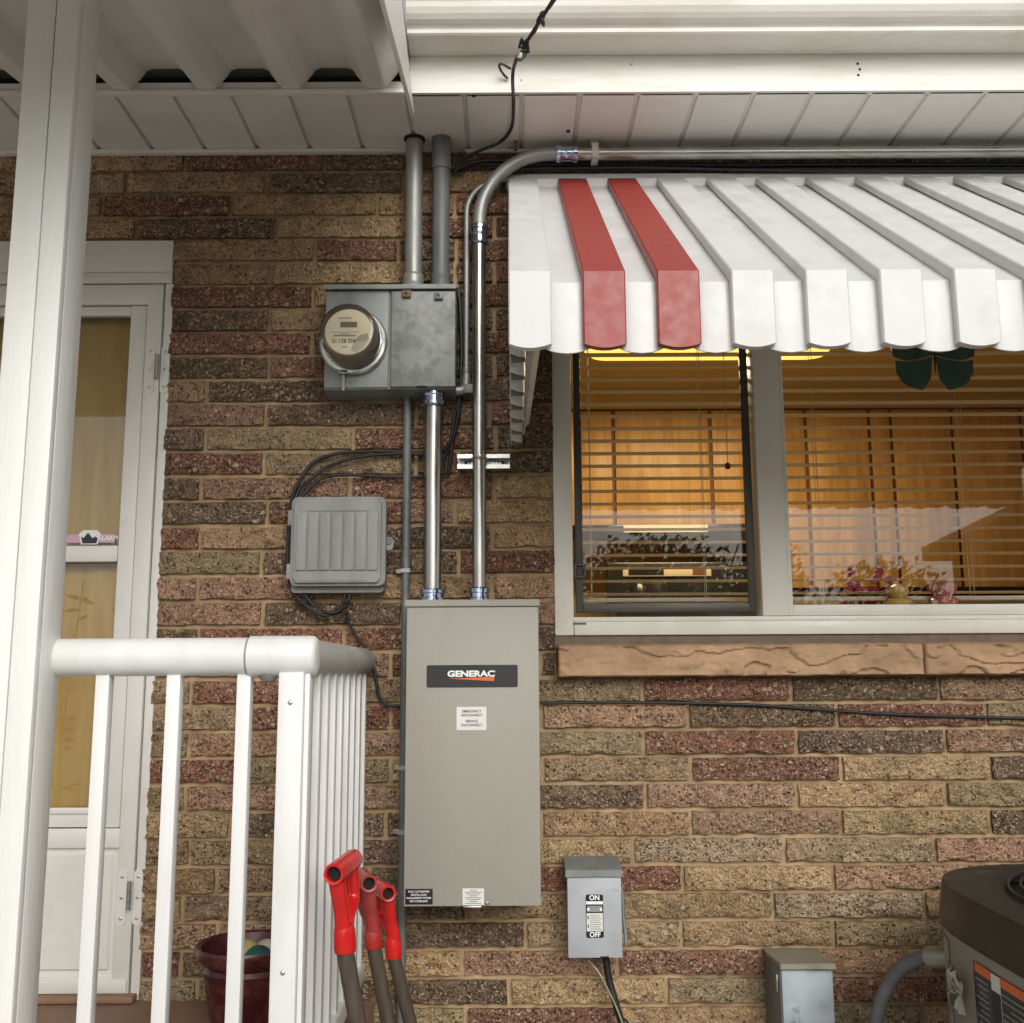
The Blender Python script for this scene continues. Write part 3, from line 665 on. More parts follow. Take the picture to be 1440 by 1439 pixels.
# ---- eaves: soffit, fascia, gutter
SOFF_Y = at(900, 128, 0); SOFF_Y = atz(900, 128, EAVE).y
soffit = box('soffit', XL - .3, XR, SOFF_Y, .25, EAVE + .012, EAVE + .03, MB['soffit'], house)
tag(soffit, 'white ribbed soffit under the eave')
sp = X(0, 0, 0)
pw = (atz(815, 128, EAVE).x - atz(557, 128, EAVE).x) / (258 / 1.6 / 80.6) if False else None
x_a = at(540 + 540 / 1.6, 204, 0).x            # a rib at the wall
rib = (at(540 + 1128 / 1.6, 204, 0).x - x_a) / 5
n0 = int((x_a - (XL - .3)) / rib) + 1
xx = x_a - n0 * rib
while xx < XR - .01:
    a, b2 = xx, min(xx + rib, XR)
    pts = [(a + .0005, EAVE + .0118), (a + .0005, EAVE + .008), (a + .005, EAVE + .0095), (a + .010, EAVE + .0085), (a + .012, EAVE), (b2 - .003, EAVE), (b2 - .0005, EAVE + .004), (b2 - .0005, EAVE + .0118)]
    prism_y('soffit_panel', pts, SOFF_Y + .004, .012, MB['soffit'], soffit)
    xx += rib
box('wall_channel', XL - .3, -.30, -.028, -.006, EAVE - .012, EAVE - .0005, MB['soffit'], soffit, .002)
box('wall_channel', -.13, XR, -.020, -.006, EAVE - .010, EAVE - .0005, MB['soffit'], soffit, .002)
FZ1 = at(900, 78, SOFF_Y).z
fascia = prism_x('fascia', [(SOFF_Y + .004, EAVE - .006), (SOFF_Y - .006, EAVE - .006), (SOFF_Y - .006, EAVE + .006), (SOFF_Y - .001, EAVE + .01), (SOFF_Y - .001, FZ1 + .14), (SOFF_Y + .02, FZ1 + .14), (SOFF_Y + .02, EAVE + .0), (SOFF_Y + .004, EAVE + .0)], -.27, XR, MB['gutter'], house)
box('fascia_board', PX1 - .01, XR, SOFF_Y + .022, SOFF_Y + .05, EAVE + .032, FZ1 + .14, MB['gutter'], fascia)
gy = SOFF_Y - .002
GP = [(gy, FZ1 + .13), (gy, FZ1), (gy - .085, FZ1 + .002), (gy - .090, FZ1 + .006), (gy - .090, FZ1 + .017), (gy - .094, FZ1 + .021), (gy - .101, FZ1 + .024), (gy - .111, FZ1 + .030), (gy - .120, FZ1 + .040), (gy - .127, FZ1 + .054),
      (gy - .130, FZ1 + .068), (gy - .132, FZ1 + .072), (gy - .138, FZ1 + .074), (gy - .139, FZ1 + .095), (gy - .134, FZ1 + .097), (gy - .131, FZ1 + .092)]
inner = [(y + .002 if i > 1 else y - .002, z + .002) for i, (y, z) in enumerate(GP)]
gut = prism_x('gutter', GP + [(gy - .124, FZ1 + .07), (gy - .105, FZ1 + .034), (gy - .084, FZ1 + .019), (gy - .082, FZ1 + .008), (gy - .003, FZ1 + .004), (gy - .003, FZ1 + .13)], -.262, XR, MB['gutter'], house)
box('roof', PX1 - .005, XR + .5, SOFF_Y - .05, 4.2, FZ1 + .145, FZ1 + .19, MB['roofing'], house)
box('roof_deck_sky_block', XL - .3, PX1 - .014, SOFF_Y - .5, 4.2, EAVE + .082, EAVE + .12, MB['roofing'], house)  # unseen deck, front extended to keep sky light off the roof gaps
# inside of the kitchen
KX0, KX1, KY1, KF, KC = -.75, 3.3, 3.3, PORCH_Z + .03, 3.16
bm = bmesh.new()
bbox(bm, KX0, KX1, KY1 + .01, KY1 + .06, KF, KC); bbox(bm, KX0 - .05, KX0, .2, KY1 + .06, KF, KC); bbox(bm, KX1, KX1 + .05, .2, KY1 + .06, KF, KC)
bbox(bm, XR, KX1, .12, .2, KF, KC)
bm_done('kitchen_wall', bm, MB['kitchen'], house)
box('kitchen_ceiling', KX0 - .05, KX1 + .05, .2, KY1 + .06, KC + .001, KC + .03, MB['kitchen'], house)
box('kitchen_floor', KX0 - .05, KX1 + .05, .2, KY1 + .06, KF - .04, KF - .001, MB['door_wood'], house)
bm = bmesh.new(); bbox(bm, wx0 - .01, wx0 + .0, .0855, .22, WIN_BOT, WIN_TOP); bbox(bm, wx0, wx1, .0855, .22, WIN_BOT - .02, WIN_BOT + .028); bbox(bm, wx0, wx1, .0855, .22, WIN_TOP - .0, WIN_TOP + .02)
bm_done('window_reveal', bm, MB['kitchen'], house)

# ---- porch cover: pan roof running out from the eave

cover = thing('porch_cover', 'white corrugated metal porch roof seen from below beside the eave', 'porch roof', (-1.5, -1.5, EAVE))
RY0, RY1 = SOFF_Y - .006, -1.75
zr0 = EAVE + .006; slope = -.19
per = 0.222; ph0 = atz(410, 129, EAVE).x
def roof_profile():
    pts = []; x = ph0 - per * 12
    while x < PX1 + .3:
        for ddx, h in ((-.026, .004), (-.020, 0), (.020, 0), (.026, .004), (.052, .038), (.062, .054), (.076, .060), (.146, .060), (.160, .054), (.170, .038)):
            pts.append((x + ddx, h))
        x += per
    return [p for p in pts if XL - .3 < p[0] < PX1 - .012] + [(PX1 - .012, .06)]
prof = roof_profile()
# one panel per rib bay
seams = []
bays = {}
for p in prof: bays.setdefault(math.floor((p[0] - ph0 + .1) / per), []).append(p)
keys = sorted(bays)
for i, kx in enumerate(keys):
    seg = bays[kx] + (bays[keys[i + 1]][:1] if i + 1 < len(keys) else [])
    if len(seg) < 2: continue
    bm = bmesh.new(); a = []; b_ = []; c_ = []; d_ = []
    for x, h in seg:
        a.append(bm.verts.new((x, RY0, zr0 + h))); b_.append(bm.verts.new((x, RY1, zr0 + h + slope * (RY0 - RY1))))
        c_.append(bm.verts.new((x, RY0, zr0 + h + .0025))); d_.append(bm.verts.new((x, RY1, zr0 + h + .0025 + slope * (RY0 - RY1))))
    for q in range(len(seg) - 1):
        bm.faces.new((a[q], a[q + 1], b_[q + 1], b_[q])); bm.faces.new((c_[q], c_[q + 1], d_[q + 1], d_[q]))
        bm.faces.new((a[q], a[q + 1], c_[q + 1], c_[q])); bm.faces.new((b_[q], b_[q + 1], d_[q + 1], d_[q]))
    bm_done('roof_panel', bm, MB['soffit'], cover)
def rz(y): return zr0 + slope * (RY0 - y)
tp0 = at(587, 163, SOFF_Y - .01)
prism_x('side_trim', [(RY1, rz(RY1) - .07), (tp0.y, tp0.z), (tp0.y - .32, tp0.z + .106), (tp0.y - .42, rz(tp0.y - .42) + .075), (RY1, rz(RY1) + .075)], PX1 - .010, PX1, MB['white'], cover, .001)
box('attic_dark_board', XL - .3, PX1 - .02, SOFF_Y + .06, SOFF_Y + .08, EAVE + .032, EAVE + .14, MB['dark'], cover)  # near-black board paints in the darkness behind the open roof ribs
box('front_beam', XL - .3, PX1, RY1 - .06, RY1 - .002, zr0 + slope * (RY0 - RY1) - .05, zr0 + slope * (RY0 - RY1) + .07, MB['white'], cover, .004)
box('hanger_channel', XL - .3, PX1 - .012, SOFF_Y - .012, SOFF_Y + .003, EAVE - .008, EAVE + .0045, MB['soffit'], cover, .001)

# ================================================================== OBJECTS
# ---- porch post
def corner(px, py, Y): return at(px, py, Y)
PYF = -.93
xr_ = at(52, 900, PYF).x; xl_ = xr_ - .104
post = thing('porch_post', 'white wood-grained square porch post at the left edge', 'post', (xr_ - .05, PYF + .05, PORCH_Z))
seam = at(16, 900, PYF).x
ztop = zr0 + slope * (RY0 - PYF) + .002
box('face_board', xl_, seam - .0008, PYF, PYF + .02, PORCH_Z, ztop, MB['post'], post, .0025)
box('face_board', seam + .0008, xr_ - .0005, PYF, PYF + .02, PORCH_Z, ztop, MB['post'], post, .0025)
box('side_board', xr_ - .02, xr_, PYF + .0205, PYF + .1, PORCH_Z, ztop, MB['post'], post, .0025)
box('side_board', xl_, xl_ + .02, PYF + .0205, PYF + .1, PORCH_Z, ztop, MB['post'], post, .0025)
box('core', xl_ + .021, xr_ - .021, PYF + .0205, PYF + .099, PORCH_Z, ztop, MB['post'], post)

# ---- porch railing
RYF = -.83; RXC = X(519, 930, 0) - .018
rail_c = at(250, 924, RYF); RZ = rail_c.z
RR = .036
rl = thing('porch_railing', 'white vinyl porch railing with round top rail turning back to the brick wall', 'railing', (RXC, RYF, PORCH_Z))
def rail_prof_sweep(pts, name, m, r=RR):
    return tube(name, pts, r, m, rl, 24)
elbx = at(352, 924, RYF).x
rail_prof_sweep([(xr_ + .0, RYF, RZ), (elbx + .01, RYF, RZ)], 'top_rail', MB['pvc_white'])
cx_ = RXC
R3 = RR + .003
tube('rail_elbow', [(elbx, RYF, RZ), (elbx + .001, RYF, RZ), (cx_ + .020, RYF, RZ), (cx_ + .029, RYF, RZ), (cx_ + .034, RYF, RZ), (cx_ + .0365, RYF, RZ)], [R3 - .002, R3, R3, R3 - .001, R3 - .005, R3 - .013], MB['pvc_white'], rl, 32)
rail_prof_sweep([(cx_, RYF + .02, RZ), (cx_, -.006, RZ)], 'top_rail', mat('shaded_dirty_vinyl', (.50, .49, .455), .45, var=.06, dirt=(.24, .23, .21), dscale=9, damt=.65, stretch=(1, .25, 1)))  # dirty vinyl, base also darkened to paint in the rail's shaded side
lathe('elbow_cutout', [(.0, 0), (.020, 0), (.020, .012), (.012, .022), (0, .024)], at(376, 945, RYF - .012) - Vector((0, -.01, -.004)), (0, 0, -1), MB['pipe_grey'], rl, 18)
bs = .026
def bal(px):
    c = at(px, 960, RYF - bs / 2)
    box('baluster', c.x - bs / 2, c.x + bs / 2, RYF - bs / 2, RYF + bs / 2, PORCH_Z + .09, RZ - RR + .006, MB['pvc_white'], rl, .002)
for px in (-62, 37, 143.5, 243.5, 342.5): bal(px)
cpx = at(409, 960, RYF - .03)
cw = .047
box('corner_post', cpx.x - cw / 2, cpx.x + cw / 2, RYF - .03, RYF + .02, PORCH_Z, RZ - RR + .006, MB['pvc_white'], rl, .003)
box('post_trim', cpx.x + cw / 2 + .0005, cpx.x + cw / 2 + .010, RYF - .02, RYF + .018, PORCH_Z, RZ - RR + .006, MB['pvc_white'], rl, .002)
ny = 9
for i in range(ny):
    y = RYF + .062 + i * (abs(RYF) - .085) / (ny - 1)
    box('baluster', cx_ - .013, cx_ + .015, y - .0135, y + .0135, PORCH_Z + .09, RZ - RR + .006, MB['pvc_white'], rl, .002)
for z_ in (RZ - RR - .05, PORCH_Z + .30):
    lathe('fixing_screw', [(.0045, 0), (.0045, .001), (.003, .0022), (0, .0026)], (cpx.x, RYF - .03, z_), (0, -1, 0), MB['steel'], rl, 10)
tube('joint_ring', [(elbx - .0035, RYF, RZ), (elbx - .0005, RYF, RZ)], RR + .0006, MB['telecom'], rl, 28)
box('bottom_rail', xr_ + .001, cpx.x - cw / 2 - .0005, RYF - .022, RYF + .022, PORCH_Z + .05, PORCH_Z + .0905, MB['pvc_white'], rl, .003)
box('bottom_rail', cx_ - .022, cx_ + .022, RYF + .03, -.004, PORCH_Z + .05, PORCH_Z + .0905, MB['pvc_white'], rl, .003)

# ---- awning
AY = -.93; pitch = .1425; capw = .082; ax0 = at(715, 420, AY).x
zt_w = at(925, 249, -.035).z; zt_f = at(1060, 379, AY).z; zb_f = at(1060, 487, AY).z; zpan_f = at(1110, 395, AY + .022).z; zpb = at(1110, 493, AY + .022).z
aw = thing('window_awning', 'white metal window awning with two red strips over the kitchen window', 'awning', (1.0, -.4, zb_f))
def strip(name, xa, xb, yf, zf, zb, th, wy, wz, scal, m, bul=0.0):
    """bent sheet: slope from the wall, folded down at the front, scalloped hem"""
    bm = bmesh.new(); rows = []
    cols = (0, .03, .15, .31, .335, .36, .48, .61, .635, .66, .82, .97, 1) if bul == 0 else (0, .15, .3, .5, .7, .85, 1)
    for i, t in enumerate(cols):
        x = xa + (xb - xa) * t
        s = math.sin(math.pi * t)
        hem = zb + .008 - scal * s ** .8
        yo = bul * s
        tr = .003 if t in (0, 1) else 0
        rg = .0003 if t in (.335, .635) else 0
        o = [(wy, wz - tr + rg), (yf + .0035, zf + .0022 - tr + rg), (yf + tr - yo * .2, zf - .0015 - tr * .4), (yf + tr - yo, zf - .03), (yf + tr - yo * 1.4, hem)]
        inn = [(yf + th - yo * .6, hem), (yf + th, zf - th * .8), (wy, wz - th)]
        rows.append([bm.verts.new((x, y, z)) for y, z in o + inn])
    for a, b in zip(rows, rows[1:]):
        for q in range(len(a)): bm.faces.new((a[q], a[(q + 1) % len(a)], b[(q + 1) % len(a)], b[q]))
    bm.faces.new(rows[0]); bm.faces.new(rows[-1][::-1])
    return bm_done(name, bm, m, aw, True, 32)
NC = 14
for i in range(NC):
    xa = ax0 + i * pitch
    m = MB['awning_red'] if i in (1, 2) else MB['awning']
    o = strip('awning_strip', xa, xa + capw, AY, zt_f, zb_f, .020, -.030, zt_w, .009, m)
    if i in (1, 2): tag(o, 'red awning strip')
    if i < NC - 1:
        strip('awning_pan', xa + capw - .016, xa + pitch + .016, AY + .0225, zpan_f, zpb, .0016, -.028, zt_w - .024, .014, MB['awning'], .006)
prism_x('wall_header', [(-.006, zt_w - .03), (-.03, zt_w - .03), (-.034, zt_w - .004), (-.014, zt_w + .022), (-.006, zt_w + .022)], ax0 - .005, ax0 + NC * pitch, MB['awning'], aw, .001)
# side wing of short vertical strips, and its arm
wz0 = zb_f + .012
def aztop(y): return zt_f + (zt_w - zt_f) * (y - AY) / (-.03 - AY) - .03
bm = bmesh.new(); pz = [(AY + .03, wz0 + .014), (-.012, wz0 + .014), (-.012, aztop(-.012)), (AY + .03, aztop(AY + .03))]
A_ = [bm.verts.new((ax0 + .001, y, z)) for y, z in pz]; B_ = [bm.verts.new((ax0 + .0022, y, z)) for y, z in pz]
bm.faces.new(A_); bm.faces.new(B_[::-1])
for q in range(4): bm.faces.new((A_[q], A_[(q + 1) % 4], B_[(q + 1) % 4], B_[q]))
bm_done('wing_sheet', bm, MB['awning'], aw)
for i in range(7):
    y = AY + .075 + i * .126; y2 = y + .062
    bm = bmesh.new(); rows = []
    path = [(ax0 + .0025, y), (ax0 + .020, y), (ax0 + .031, y + .004), (ax0 + .034, y + .014), (ax0 + .034, y2 - .01), (ax0 + .030, y2), (ax0 + .0025, y2)]
    for k2, (x, yy) in enumerate(path):
        cx3, cy3 = ax0 + .012, (y + y2) / 2
        xi, yi = (x + (.0012 if x < cx3 else -.0012), yy + (.0012 if yy < cy3 else -.0012))
        zb_ = wz0 - (.006 if 0 < k2 < 4 else 0)
        rows.append([bm.verts.new((x, yy, zb_)), bm.verts.new((x, yy, aztop(yy))), bm.verts.new((xi, yi, aztop(yy))), bm.verts.new((xi, yi, zb_))])
    for a, b in zip(rows, rows[1:]):
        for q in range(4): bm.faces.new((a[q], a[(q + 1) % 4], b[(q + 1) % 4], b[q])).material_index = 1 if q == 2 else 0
    bm.faces.new(rows[0]); bm.faces.new(rows[-1][::-1])
    bm_done('wing_strip', bm, MB['awning'], aw, True, 30).data.materials.append(MB['wing_inner'])
bm = bmesh.new()
p0, p1 = at(737, 596, -.03), Vector((ax0 + .055, AY + .08, zb_f + .07))
sweep(bm, [p0, p1], .014, 4)
bm_done('support_arm', bm, MB['vinyl'], aw)
br = at(733, 599, -.02)
box('wall_bracket', br.x - .011, br.x + .011, -.03, -.006, br.z - .022, br.z + .022, MB['vinyl'], aw, .001)
lathe('bracket_bolt', [(.0045, 0), (.0045, .003), (0, .004)], (br.x, -.0302, br.z), (0, -1, 0), MB['black'], aw, 10)

# ---- transfer switch panel
TY = -.178
tx0, tx1, tz1, tz0 = -.2705, .0665, at(660, 853, TY).z, at(660, 1275, TY).z
ts = thing('transfer_switch', 'tall beige steel transfer switch cabinet with black brand plate on the brick wall', 'electrical panel', ((tx0 + tx1) / 2, -.08, tz0))
box('cabinet_body', tx0 + .004, tx1 - .004, TY + .012, .008, tz0 + .004, tz1 + .004, MB['panel'], ts, .003)
box('cover', tx0, tx1, TY, TY + .0115, tz0, tz1 - .0005, MB['panel'], ts, .0035)
prism_x('rain_lip', [(TY - .006, tz1), (TY - .006, tz1 + .017), (.006, tz1 + .024), (.006, tz1 + .0045), (TY + .010, tz1 + .0045), (TY + .010, tz1)], tx0 - .004, tx1 + .003, MB['panel'], ts, .0015)
def tp(px, py): return at(px, py, TY)
a, b2 = tp(600, 967), tp(728, 935)
pl = prism_y('brand_plate', rrect(a.x, b2.x, a.z, b2.z, .004), TY - .0016, TY - .0002, MB['black'], ts)
g = tp(662.5, 948)
lettering('brand_lettering', 'GENERAC', g.x, TY - .0021, g.z, .0205, MB['print_white'], pl, 1.30, .0009)
u0, u1, u2 = tp(631, 954.5), tp(695, 952), tp(695, 958)
prism_y('brand_wedge', [(u0.x, u0.z), (u1.x, u2.z), (u1.x, u1.z)], TY - .0026, TY - .0018, MB['orange'], pl)
lettering('registered_mark', '®', tp(697, 944).x, TY - .0021, tp(697, 944).z, .004, MB['print_white'], pl)
a, b2 = tp(642, 1027), tp(684, 994)
lb = box('notice_label', a.x, b2.x, TY - .0012, TY - .0002, a.z, b2.z, MB['label_white'], ts)
for i, s in enumerate(('EMERGENCY', 'DISCONNECT', 'SERVICE', 'DISCONNECT')):
    y = (1000.5, 1006, 1014.5, 1020)[i]; q = tp(663.5, y)
    lettering('notice_lettering', s, q.x, TY - .0016, q.z, .0086, MB['label_ink'], lb, .98, .0001)
a, b2 = tp(570, 1272), tp(608.5, 1250)
lb = prism_y('black_label', rrect(a.x, b2.x, a.z, b2.z, .002), TY - .0012, TY - .0002, MB['black'], ts)
for i, s in enumerate(('FULLY AUTOMATED', 'DIGITAL LOAD', 'MANAGEMENT SYSTEM', 'NEC COMPLIANT')):
    q = tp(589, (1254, 1258.5, 1263, 1267.5)[i])
    lettering('label_lettering', s, q.x, TY - .0016, q.z, .0062, MB['print_white'], lb, .92, .0001)
a, b2 = tp(650.5, 1273), tp(680.5, 1249.5)
lb = box('warning_label', a.x, b2.x, TY - .0012, TY - .0002, a.z, b2.z, MB['label_white'], ts)
for i in range(8):
    q = tp(665.5, 1252 + i * 2.6)
    hw_ = (.008, .021, .018, .010, .021, .017, .009, .020)[i]
    box('print_line', q.x - hw_, q.x + hw_, TY - .0016, TY - .0013, q.z - .0010, q.z + .0010, MB['label_grey'], lb)
q = tp(685.5, 1269); lathe('cover_screw', [(.0062, 0), (.0062, .002), (.004, .0045), (0, .005)], (q.x, TY - .0002, q.z), (0, -1, 0), MB['steel'], ts, 16)
q = tp(664, 1275); box('hasp', q.x - .022, q.x + .022, TY - .005, TY - .0004, q.z - .003, q.z + .002, MB['steel'], ts, .001)

# ---- meter box
MYF = -.115
def mp_(px, py, Y=MYF): return at(px, py, Y)
bx0_, bx1_ = mp_(456, 480).x, mp_(641, 480).x
bz1, bz0 = mp_(550, 404).z, mp_(550, 545).z
mt = thing('meter_box', 'weathered galvanised meter socket box with round glass electric meter', 'meter box', ((bx0_ + bx1_) / 2, -.05, bz0))
box('enclosure', bx0_, bx1_ - .002, MYF + .006, .008, bz0 - .004, bz1 - .004, MB['galv'], mt, .004)
mx0, mx1 = bx0_ + .002, mp_(546, 480).x
box('meter_cover_plate', mx0, mx1, MYF, MYF + .0055, bz0, bz1 - .010, MB['galv'], mt, .002)
cxa, cxb = mp_(550, 480).x, bx1_ - .001
box('service_cover', cxa, cxb, MYF - .006, MYF + .0055, bz0 + .0, bz1 - .014, MB['galv_door'], mt, .003)
prism_x('rain_hood', [(MYF - .012, bz1 - .009), (MYF - .012, bz1 + .004), (.006, bz1 + .012), (.006, bz1 - .0035), (MYF - .004, bz1 - .0035), (MYF - .004, bz1 - .009)], bx0_ - .003, bx1_ + .002, MB['galv'], mt, .001)
for px, py, mm in ((572, 413, 'rust'), (617, 416, 'pipe_grey')):
    q = mp_(px, py, MYF - .01)
    lo = box('latch', q.x - .012, q.x + .012, MYF - .016, MYF - .0065, q.z - .011, q.z + .009, MB[mm], mt, .0015)
    lathe('latch_screw', [(.004, 0), (.004, .002), (0, .003)], (q.x, MYF - .0162, q.z), (0, -1, 0), MB['black'], lo, 10)
q = mp_(593, 544, MYF - .006); box('slot', q.x - .013, q.x + .013, MYF - .0068, MYF - .0055, q.z - .003, q.z + .003, MB['dark'], mt)
# the meter
mc = mp_(498, 483, MYF); 
mring = lathe('meter_ring', [(.074, .0002), (.0905, .0002), (.0925, .006), (.0925, .015), (.088, .020), (.080, .020), (.078, .016)], mc, (0, -1, 0), MB['steel'], mt, 48)
dome = lathe('meter_dome', [(.079, .012), (.079, .055), (.0765, .085), (.0735, .108), (.069, .116), (.058, .118), (0, .118)], mc, (0, -1, 0), MB['meter_glass'], mt, 48)
lathe('meter_drum', [(.074, .004), (.074, .060), (.066, .084), (.064, .092), (.060, .0945)], mc, (0, -1, 0), mat('meter_drum', (.55, .49, .40), .5, var=.1), mt, 48)
face = lathe('meter_face', [(0, .092), (.062, .092), (.062, .0955), (0, .0955)], mc, (0, -1, 0), MB['cream_face'] if 'cream_face' in MB else mat('meter_plate', (.78, .72, .55), .4, var=.03), mt, 48)
fy = mc.y - .0955
box('lcd', mc.x - .022, mc.x + .022, fy - .0012, fy - .0002, mc.z + .012, mc.z + .027, mat('lcd_grey', (.13, .135, .11), .3), face)
lettering('meter_number', '51 138 354', mc.x - .012, fy - .0008, mc.z - .026, .0165, MB['label_ink'], face, .82, .0002)
for zz, ww, hh in ((.038, .034, .0015), (-.001, .078, .0006), (-.006, .026, .001), (-.0105, .058, .0022), (-.042, .016, .0015)):
    box('print_line', mc.x - .010 - ww / 2, mc.x - .010 + ww / 2, fy - .0008, fy - .0002, mc.z + zz - hh, mc.z + zz + hh, MB['label_grey'], face)
prism_y('grey_sector', [(mc.x + .050, mc.z - .004), (mc.x + .030, mc.z - .010), (mc.x + .016, mc.z - .024), (mc.x + .006, mc.z - .052), (mc.x + .022, mc.z - .055), (mc.x + .040, mc.z - .044), (mc.x + .055, mc.z - .022)], fy - .0008, fy - .0003, mat('plate_grey', (.40, .36, .28), .4), face)
q = mp_(483, 524, MYF - .012); bm = bmesh.new()
bbox(bm, q.x - .013, q.x + .013, MYF - .020, MYF - .0055, q.z - .006, q.z + .007, .002)
bbox(bm, q.x - .004, q.x + .004, MYF - .012, MYF - .0055, q.z - .050, q.z - .006, .001)
bm_done('seal_tag', bm, MB['telecom'], mt)

# ---- conduits
def coupling(parent, c, axis, r, ln, m='zinc'):
    h = ln / 2
    return lathe('coupling', [(r * 1.0, -h), (r * 1.32, -h), (r * 1.38, -h + .004), (r * 1.38, -h + .012), (r * 1.22, -h + .014), (r * 1.18, -.004), (r * 1.25, 0), (r * 1.18, .004), (r * 1.22, h - .014), (r * 1.38, h - .012), (r * 1.38, h - .004), (r * 1.32, h), (r * 1.0, h)], c, axis, MB[m], parent, 24, 25)
# galvanised mast
PYM = -.075
a, b2 = at(586, 196, PYM), at(578, 398, PYM); xx_ = (a.x + b2.x) / 2
mast = thing('service_mast', 'dull galvanised steel riser pipe from meter box up into the soffit', 'conduit', (xx_, PYM, b2.z))
tube('pipe', [(xx_, PYM, b2.z + .016), (xx_, PYM, EAVE + .06)], .0243, MB['galv_pipe'], mast, 24)
lathe('hub', [(.036, 0), (.036, .004), (.031, .010), (.029, .020), (.030, .034), (.0275, .042), (.0245, .044)], (xx_, PYM, bz1 + .008), (0, 0, 1), MB['galv_pipe'], mast, 24)
lathe('soffit_hole_dark', [(.0245, 0), (.0295, .003), (.031, .008), (.026, .010)], (xx_, PYM, EAVE - .009), (0, 0, 1), MB['dark'], mast, 20)  # near-black ring paints in the dark of the hole round the pipe
a, b2 = at(621.5, 206, PYM), at(619, 398, PYM); x2_ = (a.x + b2.x) / 2
pv = thing('pvc_riser', 'dark grey plastic riser pipe beside the galvanised mast', 'conduit', (x2_, PYM, b2.z))
tube('pipe', [(x2_, PYM, bz1 + .03), (x2_, PYM, EAVE + .05)], .0243, MB['pvc_grey'], pv, 24)
zq = at(621, 240, PYM).z
lathe('coupling_sleeve', [(.0245, 0), (.0275, 0), (.0275, EAVE - zq - .001), (.0245, EAVE - zq)], (x2_, PYM, zq), (0, 0, 1), MB['pvc_grey'], pv, 24)
lathe('hub', [(.033, 0), (.033, .006), (.0275, .010), (.0275, .030), (.029, .034), (.029, .040), (.0246, .042)], (x2_, PYM, bz1 + .008), (0, 0, 1), MB['pvc_grey'], pv, 24)
# bend conduit
BY = -.066; br_ = .0185
vx = at(674, 600, BY).x; pz0 = tz1 + .015
hz = at(1000, 215.5, BY).z; R = .205
cc_ = thing('bent_conduit', 'bright steel conduit bending from the transfer switch to run along the eave', 'conduit', (vx, BY, pz0))
zcp = at(674, 331, BY).z; xcp = at(797, 214, BY).x
tube('pipe', [(vx, BY, pz0), (vx, BY, zcp)], br_, MB['emt'], cc_, 24)
arc = [(vx, BY, zcp), (vx, BY, hz - R)] + [(vx + R - R * math.cos(rad(t)), BY, hz - R + R * math.sin(rad(t))) for t in range(5, 91, 5)] + [(xcp, BY, hz)]
tube('bend', arc, br_, MB['galv_pipe'], cc_, 24)
tube('long_run', [(xcp, BY, hz), (XR, BY, hz)], br_, MB['emt_h'], cc_, 24)
coupling(cc_, (vx, BY, zcp), (0, 0, 1), br_, .056)
coupling(cc_, (xcp, BY, hz), (1, 0, 0), br_, .060)
lathe('box_connector', [(br_, 0), (br_ * 1.6, 0), (br_ * 1.6, .006), (br_ * 1.35, .008), (br_ * 1.35, .020), (br_ * 1.5, .022), (br_ * 1.5, .032), (br_, .036)], (vx, BY, tz1 + .022), (0, 0, 1), MB['zinc'], cc_, 24, 25)
sx_ = at(836, 214, BY).x
bm = bmesh.new(); bbox(bm, sx_ - .010, sx_ + .010, BY - br_ - .004, BY - br_ - .001, hz - .022, hz + .022, .001); bbox(bm, sx_ - .010, sx_ + .010, BY - br_ - .004, BY + .03, hz + .0195, hz + .023, .001); bbox(bm, sx_ - .010, sx_ + .010, BY - br_ - .004, BY + .03, hz - .023, hz - .0195, .001)
bm_done('pipe_strap', bm, MB['steel'], cc_)
qq = at(837, 194, BY + .01); prism_y('strap_ear', rrect(sx_ - .013, sx_ + .013, hz + .02, qq.z + .014, .012), BY - .006, BY - .003, MB['hood'], cc_)
lathe('strap_screw', [(.004, 0), (.004, .003), (0, .004)], (sx_, BY - .006, qq.z), (0, -1, 0), MB['dark'], cc_, 10)
# straight nipple meter -> switch
nx_ = at(609, 700, -.075).x
sp_ = thing('straight_conduit', 'short thick shiny steel conduit between meter box and transfer switch', 'conduit', (nx_, -.075, tz1))
tube('pipe', [(nx_, -.075, tz1 + .02), (nx_, -.075, bz0 - .01)], .0232, MB['emt'], sp_, 28)
lathe('box_connector', [(.023, 0), (.036, 0), (.036, .006), (.030, .008), (.030, .018), (.034, .020), (.034, .028), (.0235, .032)], (nx_, -.075, tz1 + .022), (0, 0, 1), MB['zinc'], sp_, 28, 25)
lathe('box_connector', [(.0235, 0), (.031, .002), (.034, .006), (.034, .014), (.029, .016), (.029, .030), (.031, .034), (.031, .04), (.023, .042)], (nx_, -.075, bz0 - .046), (0, 0, 1), MB['zinc'], sp_, 28, 25)
